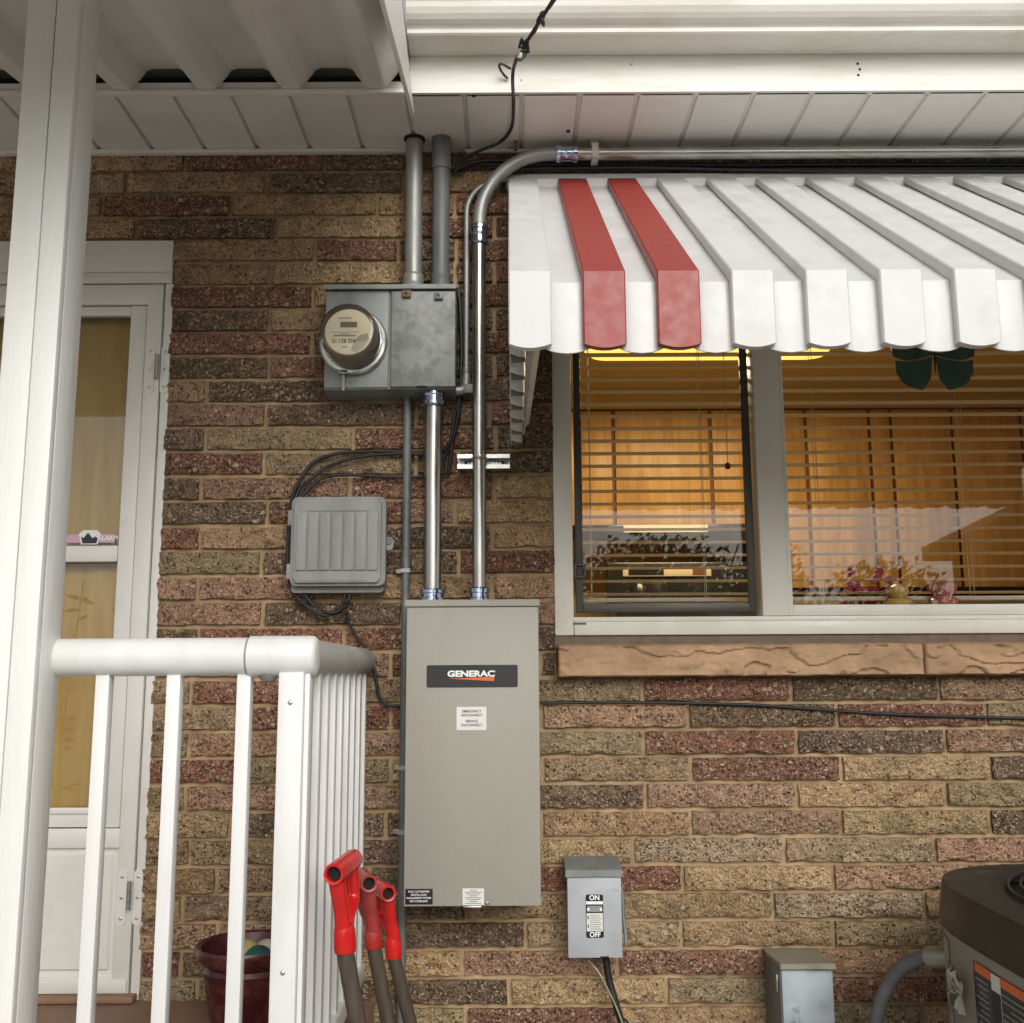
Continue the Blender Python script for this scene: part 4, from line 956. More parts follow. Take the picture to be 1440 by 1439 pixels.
# thin conduit beside the bend
ty_ = -.035; txx = at(656, 450, ty_).x; tr = .0082
te = at(655, 528, ty_); tb = at(660, 300, ty_).z
th = thing('thin_conduit', 'thin shiny conduit with elbow fitting right of the meter box', 'conduit', (txx, ty_, te.z))
arc = [(txx, ty_, te.z), (txx, ty_, tb)] + [(txx + .10 - .10 * math.cos(rad(t)), ty_, tb + .10 * math.sin(rad(t))) for t in range(8, 85, 8)] + [(txx + .125, ty_, tb + .104)]
tube('pipe', arc, tr, MB['galv_pipe'], th, 16)
lathe('connector', [(tr, 0), (.0125, 0), (.0125, .012), (.010, .014), (.011, .018), (.011, .032), (tr, .034)], (txx, ty_, te.z - .01), (0, 0, 1), MB['galv_pipe'], th, 18, 25)
tube('elbow_fitting', [(txx - .04, ty_ - .01, te.z - .048), (txx - .012, ty_ - .008, te.z - .046), (txx - .002, ty_, te.z - .032), (txx, ty_, te.z - .008)], .0135, MB['galv_pipe'], th, 14, True, 4)
box('elbow_plate', txx - .006, txx + .020, ty_ - .020, ty_ - .012, te.z - .056, te.z - .030, MB['pipe_grey'], th, .002)
# thin painted conduit running down
gx_ = at(572, 700, -.02).x
gc = thing('grey_conduit', 'thin painted grey conduit running down the wall behind the transfer switch', 'conduit', (gx_, -.02, 0))
tube('pipe', [(gx_, -.02, 0.0), (gx_, -.02, bz0 - .002)], .0115, MB['pipe_grey'], gc, 16)
for py in (803, 1080, 1170):
    z = at(572, py, -.02).z
    bm = bmesh.new(); bbox(bm, gx_ - .013, gx_ + .013, -.0335, -.008, z - .006, z + .006, .001); bbox(bm, gx_ - .028, gx_ - .012, -.012, -.006, z - .006, z + .006, .001)
    bm_done('pipe_clip', bm, MB['galv_pipe'], gc)
# strut channel under the bend conduit
s0, s1 = at(643, 649, -.045), at(717, 649, -.045)
su = thing('strut_channel', 'short zinc strut channel screwed to the brick behind the bent conduit', 'strut', ((s0.x + s1.x) / 2, -.02, s0.z))
bm = bmesh.new(); hh = .020
for y0, y1, z0, z1 in ((-.010, -.006, -hh, hh), (-.0445, -.010, hh - .003, hh), (-.0445, -.010, -hh, -hh + .003), (-.0445, -.042, hh - .011, hh - .003), (-.0445, -.042, -hh + .003, -hh + .011)):
    bbox(bm, s0.x, s1.x, y0, y1, s0.z + z0, s0.z + z1)
bm_done('channel', bm, MB['steel'], su)
for px in (655, 707):
    q = at(px, 650, -.03); wsh = box('washer', q.x - .013, q.x + .013, -.0135, -.0105, q.z - .011, q.z + .011, MB['print_white'] if False else MB['steel'], su, .002)
    lathe('bolt', [(.005, 0), (.005, .004), (0, .005)], (q.x, -.0135, q.z), (0, -1, 0), MB['black'], su, 8)
bm = bmesh.new(); sweep(bm, [(vx + (br_ + .0025) * math.cos(rad(t)), BY + (br_ + .0025) * math.sin(rad(t)), s0.z + .002) for t in range(180, 361, 15)], .006, 6, flat=.35)
bm_done('pipe_clamp', bm, MB['steel'], su, True, 50)
lathe('clamp_bolt', [(.006, 0), (.006, .006), (.003, .007), (.003, .013), (0, .014)], (vx + .002, BY - br_ - .003, s0.z + .004), (0, -1, 0), MB['steel'], su, 8)

# ---- telephone junction box
JY = -.10
def jp(px, py, Y=JY): return at(px, py, Y)
a, b2 = jp(404, 832), jp(536, 700)
jb = thing('junction_box', 'grey weathered plastic telecom box with ribbed lid, cables looping round it', 'junction box', ((a.x + b2.x) / 2, -.05, a.z))
tilt = .006
prism_y('base', rrect(a.x, b2.x + .004, a.z, b2.z, .008), -.055, .008, MB['telecom'], jb, .002)
la, lb_ = jp(408, 822), jp(541, 697)
lx0, lx1, lz0, lz1 = a.x + .004, lb_.x - .002, a.z + .020, lb_.z
prism_y('lid', rrect(lx0 - .002, lx1 + .004, lz0 - .004, lz1, .014), -.082, -.0555, MB['telecom'], jb, .003)
prism_y('lid_face', rrect(lx0 + .008, lx1 - .008, lz0 + .004, lz1 - .008, .010), -.094, -.0825, MB['telecom'], jb, .004)
W_ = lx1 - lx0
for i in range(7):
    xa_ = lx0 + W_ * (.05 + .90 * i / 7) + .0022; xb2 = lx0 + W_ * (.05 + .90 * (i + 1) / 7) - .0022
    box('rib', xa_, xb2, -.0995, -.0945, lz0 + .036, lz1 - .046, MB['telecom'], jb, .0015)
prism_y('top_band', rrect(lx0 + W_ * .15, lx0 + W_ * .85, lz1 - .040, lz1 - .014, .003), -.0965, -.0945, MB['telecom'], jb, .001)
prism_y('bottom_band', rrect(lx0 + W_ * .12, lx0 + W_ * .84, lz0 + .008, lz0 + .032, .003), -.0962, -.0945, MB['telecom'], jb, .001)
q = jp(472, 758); lathe('lid_boss', [(.006, 0), (.005, .003), (0, .0035)], (q.x, -.0945, q.z), (0, -1, 0), MB['telecom'], jb, 12)
for py in (727, 803):
    z = jp(405, py).z; box('hinge', a.x - .010, a.x + .003, -.078, -.05, z - .020, z + .022, MB['telecom'], jb, .003)
q = jp(547, 763, -.06)
t1 = prism_y('lock_tab', rrect(q.x - .014, q.x + .012, q.z - .022, q.z + .014, .010), -.064, -.056, MB['telecom'], jb, .001)
lathe('lock_screw', [(.009, 0), (.009, .004), (.006, .004), (.006, .002), (.0035, .002), (.0035, .004), (0, .004)], (q.x, -.064, q.z + .003), (0, -1, 0), MB['pipe_grey'], t1, 16, 25)

# ---- on/off disconnect
OY = -.095
def op(px, py, Y=OY): return at(px, py, Y)
a, b2 = op(799, 1347), op(873, 1233)
od = thing('disconnect_switch', 'small grey disconnect switch box with black ON OFF label on brick', 'switch box', ((a.x + b2.x) / 2, -.04, a.z))
box('case', a.x + .002, b2.x - .002, OY + .004, .008, a.z + .002, b2.z + .012, MB['grey_box'], od, .002)
box('cover', a.x, b2.x, OY - .004, OY + .0035, a.z, b2.z, MB['grey_box'], od, .002)
prism_x('rain_hood', [(OY - .010, b2.z + .0005), (OY - .010, b2.z + .018), (-.02, b2.z + .036), (.006, b2.z + .036), (.006, b2.z + .013), (OY + .002, b2.z + .013), (OY + .002, b2.z + .0005)], a.x - .005, b2.x + .003, MB['grey_hood'] if 'grey_hood' in MB else MB['galv'], od, .0015)
q0, q1 = op(824.5, 1319, OY - .004), op(848, 1258, OY - .004)
fy = OY - .004
lb = prism_y('switch_label', rrect(q0.x, q1.x, q0.z, q1.z, .005), fy - .0012, fy - .0002, MB['black'], od)
cx2 = (q0.x + q1.x) / 2; H_ = q1.z - q0.z
lettering('label_lettering', 'ON', cx2, fy - .0016, q1.z - H_ * .075, .0165, MB['print_white'], lb, 1.0, .0005)
lettering('label_lettering', 'OFF', cx2, fy - .0016, q0.z + H_ * .07, .0165, MB['print_white'], lb, .95, .0005)
box('label_stripe', q0.x + .0005, q1.x - .0005, fy - .0018, fy - .0013, q1.z - H_ * .225, q1.z - H_ * .155, MB['print_white'], lb)
box('label_window', q0.x + .003, q1.x - .003, fy - .0018, fy - .0013, q1.z - H_ * .40, q1.z - H_ * .26, MB['label_grey'], lb)
for fx in (.14, .86): box('label_symbol', q0.x + (q1.x - q0.x) * fx - .003, q0.x + (q1.x - q0.x) * fx + .003, fy - .0023, fy - .0019, q1.z - H_ * .37, q1.z - H_ * .31, MB['print_white'], lb)
box('label_notice', q0.x + .0015, q1.x - .0015, fy - .0018, fy - .0013, q0.z + H_ * .15, q0.z + H_ * .57, MB['label_white'], lb)
for i in range(9):
    z = q0.z + H_ * (.185 + .042 * i); box('label_line', q0.x + .010, q1.x - .004 - (i % 3) * .003, fy - .0023, fy - .0019, z - .0007, z + .0007, MB['label_grey'], lb)
for f in (.26, .46): box('label_bolt', q0.x + .004, q0.x + .0068, fy - .0023, fy - .0019, q0.z + H_ * (f - .03), q0.z + H_ * (f + .05), MB['label_ink'], lb)
q = op(866, 1252, fy); lettering('embossed_lettering', 'On', q.x - .001, fy - .0004, q.z, .012, MB['grey_box'], od, 1, 0, extr=.0006)
q = op(863, 1314, fy); lettering('embossed_lettering', 'Off', q.x - .003, fy - .0004, q.z, .012, MB['grey_box'], od, 1, 0, extr=.0006)
box('cover_slot', cx2 + .012, cx2 + .034, fy - .0008, fy - .0001, a.z + .0005, a.z + .004, MB['dark'], od)
bm = bmesh.new(); q = op(877, 1290)
sweep(bm, [(b2.x + .001, OY + .03, b2.z - .03), (b2.x + .006, OY + .022, b2.z - .045), (b2.x + .006, OY + .020, b2.z - .10), (b2.x + .009, OY + .005, b2.z - .135), (b2.x + .010, OY - .002, b2.z - .165)], .0045, 8)
bm_done('operating_handle', bm, MB['pipe_grey'], od, True, 50)
# cables dropping from it
p = [op(852, 1347, -.05), op(856, 1375, -.05), op(864, 1405, -.055), op(874, 1439, -.06), op(884, 1480, -.06), op(890, 1560, -.05)]
tag(tube('drop_cable', p[:-1] + [Vector((p[-1].x, -.05, .02))], .0095, MB['cable'], None, 10, True), 'thick black cable hanging below the ON OFF switch box', 'cable')
p = [op(826, 1349, -.06), op(842, 1368, -.075), op(858, 1398, -.08), op(870, 1425, -.08), op(880, 1455, -.08), op(886, 1500, -.07)]
tag(tube('ground_wire', p + [Vector((p[-1].x + .01, -.06, .02))], .0022, MB['greenwire'], None, 8, True), 'thin pale ground wire crossing the cable below the ON OFF box', 'wire')

# ---- lower utility box beside the air conditioner
LY = -.17
q0, q1 = at(1097, 1362, LY), at(1174, 1362, LY)
ub = thing('utility_box', 'blue-grey stained metal box with sloped cap near the air conditioner', 'electrical box', ((q0.x + q1.x) / 2, -.08, q0.z - .4))
uz = at(1135, 1362, LY).z
box('body', q0.x, q1.x - .004, LY + .006, .008, uz - .36, uz - .001, MB['pipe_grey'], ub, .002)
box('front_cover', q0.x + .003, q1.x - .006, LY, LY + .0055, uz - .358, uz - .004, MB['oxid'], ub, .002)
qc = at(1174, 1354, LY)
prism_x('sloped_cap', [(LY - .012, uz), (LY - .012, qc.z + .001), (.006, at(1130, 1334, 0.0).z), (.006, uz)], q0.x - .002, q1.x, MB['hood'], ub, .0015)
box('side_latch', q0.x - .005, q0.x - .0005, LY + .02, LY + .03, uz - .06, uz - .02, MB['steel'], ub, .001)

# ---- air conditioner
ACC = Vector((1.425, -.72)); HX, HY, NSE = .50, .53, 3.6
AZ = at(1322, 1230, -.335).z
def superell(hx, hy, n=72):
    out = []
    for i in range(n):
        t = 2 * math.pi * i / n; c, s = math.cos(t), math.sin(t)
        out.append((ACC.x + math.copysign(abs(c) ** (2 / NSE), c) * hx, ACC.y + math.copysign(abs(s) ** (2 / NSE), s) * hy))
    return out
def loft(name, rings, m, parent, cap_top=None, cap_bot=False, smooth=True):
    bm = bmesh.new(); R_ = [[bm.verts.new((x, y, z)) for x, y in pts] for pts, z in rings]; n = len(R_[0])
    for a, b in zip(R_, R_[1:]):
        for i in range(n): bm.faces.new((a[i], a[(i + 1) % n], b[(i + 1) % n], b[i]))
    if cap_top: bm.faces.new(R_[-1])
    if cap_bot: bm.faces.new(R_[0][::-1])
    return bm_done(name, bm, m, parent, smooth, 32)
ac = thing('air_conditioner', 'dark outdoor air conditioner with black rounded cap and fan grille', 'air conditioner', (ACC.x, ACC.y, 0))
loft('body', [(superell(HX - .008, HY - .008), .06), (superell(HX - .008, HY - .008), AZ - .093)], MB['ac_body'], ac, True, True)
def circ(r, n=72): return [(ACC.x + .02 + r * math.cos(2 * math.pi * i / n), ACC.y + .03 + r * math.sin(2 * math.pi * i / n)) for i in range(n)]
loft('top_cap', [(superell(HX - .016, HY - .016), AZ - .094), (superell(HX - .003, HY - .003), AZ - .092), (superell(HX, HY), AZ - .086), (superell(HX - .010, HY - .010), AZ - .004), (superell(HX - .0125, HY - .0125), AZ), (circ(.440), AZ + .006), (circ(.434), AZ + .003), (circ(.43), AZ - .06)], MB['ac_black'], ac)
for i in range(16):
    r = .06 + i * .0245
    zz = AZ + .012 + .028 * (1 - (r / .43) ** 2)
    bm = bmesh.new(); sweep(bm, [(ACC.x + .02 + r * math.cos(2 * math.pi * k / 56), ACC.y + .03 + r * math.sin(2 * math.pi * k / 56), zz) for k in range(57)], .0035, 6, False)
    bm_done('grille_ring', bm, MB['ac_black'], ac, True)
for k in range(8):
    t = 2 * math.pi * k / 8 + .2; bm = bmesh.new()
    sweep(bm, [(ACC.x + .02 + r * math.cos(t), ACC.y + .03 + r * math.sin(t), AZ + .004 + .028 * (1 - (r / .43) ** 2)) for r in (.05, .2, .3, .435)], .0045, 6)
    bm_done('grille_spoke', bm, MB['ac_black'], ac, True)
lathe('fan_motor', [(0, 0), (.09, 0), (.09, -.10), (0, -.10)], (ACC.x, ACC.y, AZ - .03), (0, 0, 1), MB['ac_black'], ac, 24)
for k in range(4):
    t = math.pi / 2 * k; bm = bmesh.new(); c, s = math.cos(t), math.sin(t)
    vs_ = [bm.verts.new((ACC.x + c * r - s * w_, ACC.y + s * r + c * w_, AZ - .09 + dz)) for r, w_, dz in ((.09, -.05, .02), (.36, -.12, .03), (.36, .12, -.03), (.09, .05, -.02))]
    f_ = bm.faces.new(vs_); r_ = bmesh.ops.extrude_face_region(bm, geom=[f_]); bmesh.ops.translate(bm, verts=[v for v in r_['geom'] if isinstance(v, bmesh.types.BMVert)], vec=(0, 0, .004))
    bm_done('fan_blade', bm, MB['ac_black'], ac)
box('base_pan', ACC.x - HX + .01, ACC.x + HX - .01, ACC.y - HY + .01, ACC.y + HY - .01, .0, .06, MB['ac_black'], ac, .01)
# labels lying on the curved left side: follow the body outline
side = superell(HX - .008, HY - .008, 720)
def side_pt(Yt):
    best = min((p for p in side if p[0] < ACC.x), key=lambda p: abs(p[1] - Yt)); return best
def decal(name, y0, y1, z0, z1, off, m, n=6, parent=None):
    bm = bmesh.new(); A = []
    for i in range(n + 1):
        y = y0 + (y1 - y0) * i / n; x, yy = side_pt(y)
        A.append((bm.verts.new((x - off, yy, z0)), bm.verts.new((x - off, yy, z1)), bm.verts.new((x - off + .0008, yy, z1)), bm.verts.new((x - off + .0008, yy, z0))))
    for a, b in zip(A, A[1:]):
        for q in range(4): bm.faces.new((a[q], b[q], b[(q + 1) % 4], a[(q + 1) % 4]))
    bm.faces.new(A[0]); bm.faces.new(A[-1][::-1])
    return bm_done(name, bm, m, parent or ac)
ZT = AZ - .105
def side_y(px, z):
    return min((p for p in side if p[0] < ACC.x), key=lambda p: abs(proj((p[0], p[1], z))[0] - px) + (9e3 if p[1] > -.36 else 0))[1]
decal('rating_label', side_y(1338, AZ - .2), side_y(1323, AZ - .2), ZT - .55, ZT - .01, .002, MB['foil'])
wl = decal('warning_label', -1.02, -.605, ZT - .155, ZT - .012, .002, MB['black'])
decal('label_band', -1.02, -.715, ZT - .030, ZT - .0125, .003, MB['orange'], parent=wl); decal('label_band', -.675, -.606, ZT - .030, ZT - .0125, .003, MB['orange'], parent=wl)
decal('label_band', -1.02, -.606, ZT - .172, ZT - .156, .0025, MB['orange'], parent=wl)
decal('label_band', -1.02, -.606, ZT - .205, ZT - .190, .0025, MB['orange'], parent=wl)
decal('label_panel', -.7145, -.6755, ZT - .153, ZT - .014, .0032, MB['label_white'], parent=wl)
decal('label_hand', -.702, -.688, ZT - .125, ZT - .085, .0042, MB['label_ink'], 2, wl); decal('label_hand', -.708, -.700, ZT - .085, ZT - .045, .0042, MB['label_ink'], 2, wl); decal('label_hand', -.700, -.684, ZT - .145, ZT - .130, .0042, MB['label_ink'], 2, wl)
for i in range(9):
    z = ZT - .042 - i * .0115
    decal('label_line', -.665, -.613 - (i % 3) * .008, z - .0016, z + .0016, .003, MB['label_grey'], 2, wl)
    decal('label_line', -.84, -.725 - (i % 3) * .01, z - .0016, z + .0016, .003, MB['label_grey'], 3, wl)
decal('caution_label', -1.02, -.606, ZT - .36, ZT - .2055, .002, MB['black'])
# torn paper tag stuck to the side
sx, sy = side_pt(-.545); bm = bmesh.new()
pts = [(-.06, .0, -.012), (-.035, .045, -.02), (-.012, .062, -.012), (.0, .048, -.03), (.022, .058, -.022), (.038, .03, -.014), (.04, -.02, -.03), (.02, -.03, -.006), (-.012, -.022, -.02), (-.03, .012, -.028), (-.055, -.02, -.01)]
ctr = bm.verts.new((sx - .012, sy - .005, ZT - .085))
vv = [bm.verts.new((sx + (p[2] - .004), sy - p[0] * .9, ZT - .10 + p[1])) for p in pts]
for i in range(len(vv)): bm.faces.new((ctr, vv[i], vv[(i + 1) % len(vv)]))
r_ = bmesh.ops.solidify(bm, geom=bm.faces[:], thickness=.001)
bm_done('torn_tag', bm, mat('torn_paper', (.78, .74, .66), .5, var=.1, dirt=(.06, .055, .05), dscale=26, damt=.9, dlo=.54, dhi=.58), ac)
# flexible whip to the unit
p = [at(1320, 1345, -.30), at(1300, 1346, -.28), at(1268, 1362, -.24), at(1243, 1398, -.21), at(1232, 1439, -.20), at(1228, 1500, -.19), Vector((at(1226, 1500, -.19).x, -.18, .03))]
wh = thing('flexible_conduit', 'grey flexible conduit curving from the air conditioner down the wall', 'conduit', p[-1])
tube('hose', p, .0165, MB['flex'], wh, 16, True, 10)
tube('connector', [p[0] + Vector((.03, -.01, 0)), p[0], p[1] + Vector((.01, 0, 0))], .024, MB['hood'], wh, 18)

# ---- shovels
def shovel(label, near, far, sock_top, sock_bot, low, r_sh, mgrip, s=1.0):
    """near/far: ends of the grip bar; sock_top/bot: socket; low: a lower point on the shaft"""
    near, far, st_, sb, low = map(Vector, (near, far, sock_top, sock_bot, low))
    d = (low - sb); ground = sb + d * ((sb.z - .02) / -d.z)
    t = thing('shovel', label, 'shovel', (ground.x, ground.y, 0), 'red-handled shovels leaning by the railing')
    tube('shaft', [st_ + (sb - st_) * .3, sb, sb + d * ((sb.z - .25) / -d.z)], r_sh, MB['ash'], t, 16)
    # hollow grip bar
    ax = (far - near).normalized(); ln = (far - near).length; rb = .0195 * s
    gb = lathe('grip_bar', [(rb * .72, .03), (rb * .72, .0), (rb * .95, -.001), (rb, .004), (rb, ln - .004), (rb * .95, ln + .001), (rb * .72, ln), (rb * .72, ln - .03), (0, ln - .031)], near, ax, mgrip, t, 24, 40)
    lathe('grip_hole_dark', [(0, .012), (rb * .715, .012)], near, ax, MB['dark'], t, 20)  # near-black disc paints the shade inside the hollow bar
    dn = (sb - st_).normalized()
    for e, inn in ((near, ax), (far, -ax)):
        e2 = e + inn * .013; e2 = e2 + (st_ - e2).normalized() * rb * .9
        L_ = (st_ - e2)
        hl = L_.dot(dn)
        if e is near: path = catmull([e2, e2 + L_ * .33 - inn * .003, e2 + L_ * .66 - inn * .003, st_ - dn * .002 - inn * .010, st_ + dn * .020 - inn * .004], 6)
        else: path = catmull([e2, e2 + dn * hl * .32 - inn * .004, e2 + dn * hl * .62 - inn * .002, st_ - dn * .006 - inn * .018, st_ + dn * .018 - inn * .006], 6)
        nn = len(path)
        bm = bmesh.new(); sweep(bm, path, [.0105 * s * (1 - .08 * math.sin(math.pi * i / (nn - 1))) for i in range(nn)], 16, True, 1.5)
        bm_done('grip_arm', bm, mgrip, t, True, 50)
    lathe('socket', [(0, -.004), (r_sh * 1.05, 0), (r_sh * 1.22, .012), (r_sh * 1.24, (sb - st_).length - .006), (r_sh * 1.16, (sb - st_).length), (r_sh * .9, (sb - st_).length)], st_, dn, mgrip, t, 24, 40)
    # blade on the ground
    bm = bmesh.new(); n = 8; A = []
    u = Vector((.2, 1, 0)).normalized(); v = Vector((1, -.2, 0)).normalized()
    for j in range(7):
        hgt = .30 * j / 6; wv = .11 * (1 if j > 2 else (.35 + .65 * j / 3))
        A.append([bm.verts.new(Vector((ground.x, ground.y, .004 + hgt)) + u * (wv * (2 * i / n - 1)) + v * (.03 * (1 - (2 * i / n - 1) ** 2))) for i in range(n + 1)])
    for a, b in zip(A, A[1:]):
        for i in range(n): bm.faces.new((a[i], a[i + 1], b[i + 1], b[i]))
    bmesh.ops.solidify(bm, geom=bm.faces[:], thickness=.002)
    bm_done('blade', bm, MB['galv'], t, True)
    return t
Y1 = -.80; Y2 = -.60; Y3 = -.46
shovel('tallest red shovel handle, nearest the white railing', at(469, 1230, Y1 - .055), at(497, 1208, Y1 + .075), at(484, 1300, Y1), at(485.5, 1339, Y1), at(503, 1439, Y1 + .01), .0165, MB['red'], 1.0)
shovel('middle of the three red shovel handles with faded grip', at(519, 1243, Y2 - .05), at(506, 1231, Y2 + .07), at(523.5, 1305, Y2), at(526, 1333, Y2), at(546, 1439, Y2 + .01), .0150, MB['red_old'], .88)
shovel('rightmost red shovel handle, nearest the beige cabinet', at(546, 1257, Y3 - .05), at(528, 1245, Y3 + .07), at(552, 1315, Y3), at(554, 1347, Y3), at(577, 1439, Y3 + .01), .0148, MB['red'], .88)

# ---- pot with balls on the porch
pc = at(345, 1325, -.22)
pot = thing('flower_pot', 'dark red glazed pot behind the railing on the porch', 'pot', (pc.x, pc.y, PORCH_Z))
zt_ = pc.z
ph = zt_ - PORCH_Z
pcx = at(352, 1330, -.22).x
lathe('bowl', [(0, .004), (.075, .0), (.085, .02), (.105, ph - .07), (.110, ph - .055), (.104, ph - .045), (.120, ph - .03), (.128, ph - .01), (.124, ph), (.114, ph - .004), (.108, ph - .03), (.10, ph - .06), (0, ph - .06)], (pcx, -.22, PORCH_Z), (0, 0, 1), MB['pot'], pot, 40, 45)
def ball(px, py, Y, r, m, label):
    c = at(px, py, Y); bm = bmesh.new(); bmesh.ops.create_uvsphere(bm, u_segments=24, v_segments=16, radius=r, matrix=Matrix.Translation(c))
    o = bm_done('toy_ball', bm, MB[m], None, True); tag(o, label, 'ball', 'balls in the red pot'); return o
ball(347, 1342, -.19, .034, 'ball_yellow', 'dull yellow ball in the red pot')
ball(375, 1340, -.17, .032, 'ball_white', 'off-white ball in the red pot beside the yellow one')
ball(363, 1352, -.245, .036, 'ball_teal', 'dark teal ball at the front of the red pot')

# ---- cables
def cable(name, pts, r, label, m='cable', seg=8, n=8):
    return tag(tube(name, pts, r, MB[m], None, seg, True, n), label, 'cable')
cable('wall_cable', [at(486, 862, -.03), at(495, 885, -.02), at(515, 915, -.012), at(527, 945, -.012), at(532, 975, -.012), at(541, 990, -.012), at(556, 993, -.010), at(600, 991, -.010), at(700, 989, -.010), at(762, 989, -.010), at(860, 988, -.009), at(968, 989, -.009), at(1070, 992, -.010), at(1180, 1000, -.010), at(1290, 1006, -.010), at(1440, 1010, -.010), at(1640, 1012, -.010)],
      .0042, 'thin black cable sagging along the brick from the telecom box to the right')
cable('looping_cable', [at(646, 575, -.03), at(636, 620, -.02), at(626, 634, -.016), at(590, 636, -.014), at(520, 635, -.014), at(470, 639, -.016), at(440, 651, -.02), at(424, 672, -.03), at(411, 700, -.03), at(406, 745, -.025), at(405, 800, -.025), at(412, 835, -.025), at(425, 850, -.03), at(440, 838, -.03)],
      .0050, 'upper black cable looping from the meter box over the telecom box')
cable('looping_cable', [at(640, 580, -.035), at(632, 622, -.028), at(612, 638, -.022), at(560, 638, -.02), at(505, 643, -.02), at(462, 656, -.022), at(436, 675, -.028), at(420, 690, -.03), at(410, 720, -.035), at(409, 760, -.03), at(408, 815, -.03), at(420, 842, -.035), at(450, 864, -.04), at(474, 862, -.04), at(490, 845, -.045), at(490, 830, -.045)],
      .0048, 'middle black cable looping beside the telecom box')
cable('looping_cable', [at(628, 665, -.016), at(590, 671, -.014), at(540, 671, -.014), at(490, 668, -.016), at(455, 672, -.02), at(432, 690, -.03), at(416, 712, -.04), at(412, 760, -.035)],
      .0045, 'lower black cable arching over the telecom box lid')
cable('looping_cable', [at(424, 830, -.04), at(440, 850, -.04), at(462, 862, -.045), at(478, 858, -.045), at(484, 842, -.045), at(486, 830, -.045)], .0045, 'short black cable loop under the telecom box')
cable('bundle_cable', [at(645, 405, -.03), at(648, 450, -.03), at(649, 500, -.028), at(646, 560, -.028), at(638, 590, -.024), at(634, 640, -.018), at(630, 668, -.014)], .005, 'black cable running down the right side of the meter box')
cable('bundle_cable', [at(650, 420, -.022), at(652, 470, -.02), at(650, 540, -.02), at(642, 600, -.018), at(626, 640, -.016), at(622, 668, -.014)], .0042, 'second black cable behind the thin conduit')
for px, py in ((486, 848), (485, 862)):
    q = at(px, py, -.042); o = tube('cable_tie', [q + Vector((.012 * math.cos(t), .010 * math.sin(t), 0)) for t in [k * math.pi / 5 for k in range(11)]], .0018, MB['cable'], None, 6)
    tag(o, ('upper' if py < 855 else 'lower') + ' black tie round the cables under the telecom box', 'cable tie')
# runs under the eave
cable('eave_cable', [at(640, 240, -.03), at(665, 229, -.03), at(700, 226, -.025), at(760, 231, -.022), at(840, 231, -.02), at(1000, 232, -.02), at(1200, 231, -.02), at(1440, 231, -.02), at(1700, 231, -.02)], .0062, 'upper black cable under the long steel conduit along the eave')
cable('eave_cable', [at(636, 244, -.02), at(668, 232, -.02), at(720, 233, -.018), at(820, 237, -.016), at(1000, 238, -.016), at(1200, 238, -.016), at(1440, 237, -.016), at(1700, 237, -.016)], .0058, 'lower black cable along the top of the awning')
cable('eave_cable', [at(690, 236, -.03), at(760, 237, -.03), at(900, 236, -.03), at(1100, 240, -.03), at(1440, 241, -.03), at(1700, 241, -.03)], .0045, 'thin black cable just above the awning header')
def under(px, py, off): return at(px, py, atz(px, py, EAVE).y - off)
dY = SOFF_Y - .16
d0 = at(737, 65, dY); d1 = at(778, 0, dY - .12); dd = (d1 - d0)
sd = thing('service_drop', 'black overhead cable tied off at the gutter and hanging down to the conduits', 'cable', at(640, 236, -.04))
P_ = [d0 + dd * 9, d0 + dd * 3, d1, d0, at(727, 82, dY + .02), at(721, 105, SOFF_Y - .06), at(722, 150, SOFF_Y - .03), under(719, 180, .025), under(703, 200, .03), at(672, 213, -.06), at(645, 228, -.04), at(640, 245, -.03)]
tube('cable', P_, .0048, MB['cable'], sd, 8, True, 8)
P_ = [d0 + dd * 9, d0 + dd * 3, d1 + Vector((.004, 0, 0)), d0 + dd * .6 + Vector((-.005, 0, .004)), d0 + dd * .35 + Vector((.004, 0, 0)), d0 + dd * .1 + Vector((-.004, 0, 0)), d0]
tube('messenger_wire', P_, .0036, MB['cable'], sd, 8, True, 6)
rnd2 = random.Random(3)
bm = bmesh.new()
sweep(bm, [d0 + Vector((rnd2.uniform(-.014, .014), rnd2.uniform(-.012, .012), rnd2.uniform(-.03, .02))) for _ in range(16)], .004, 6)
bm_done('knot', bm, MB['cable'], sd, True)
bm = bmesh.new(); sweep(bm, [d0 + dd * .62 + Vector((rnd2.uniform(-.006, .006), rnd2.uniform(-.006, .006), rnd2.uniform(-.02, .02))) for _ in range(9)], .004, 6)
bm_done('knot', bm, MB['cable'], sd, True)
tube('wedge_clamp', [at(735, 68, dY + .01), at(733, 78, dY + .01), at(730, 84, dY + .01)], [.006, .011, .008], MB['hood'], sd, 8)
tube('wire_loop', [at(739, 66, dY), at(740, 76, dY), at(734, 83, dY), at(728, 84, dY), at(723, 93, dY + .03)], .0028, MB['cable_grey'], sd, 6, True)
hk = SOFF_Y - .006
hook = tag(tube('drop_hook', [at(718, 97, hk - .02), at(706, 90, hk - .035), at(702, 93, hk - .03), at(706, 102, hk - .015), at(714, 111, hk - .002)], .0034, MB['cable_grey'], None, 8, True, 6), 'dark triangular wire hook screwed to the white fascia', 'hook')
q = at(725, 191, -.06)
ah = thing('anchor_hook', 'small rusty metal hook on the soffit above the conduit bend', 'hook', (q.x, q.y, EAVE))
tube('shank', [(q.x, q.y, EAVE + .002), (q.x, q.y, EAVE - .028)], .0055, MB['rust'], ah, 8)
tube('claw', [(q.x + .004, q.y, EAVE - .012), (q.x - .006, q.y - .004, EAVE - .022), (q.x - .020, q.y - .006, EAVE - .024)], .004, MB['rust'], ah, 8)
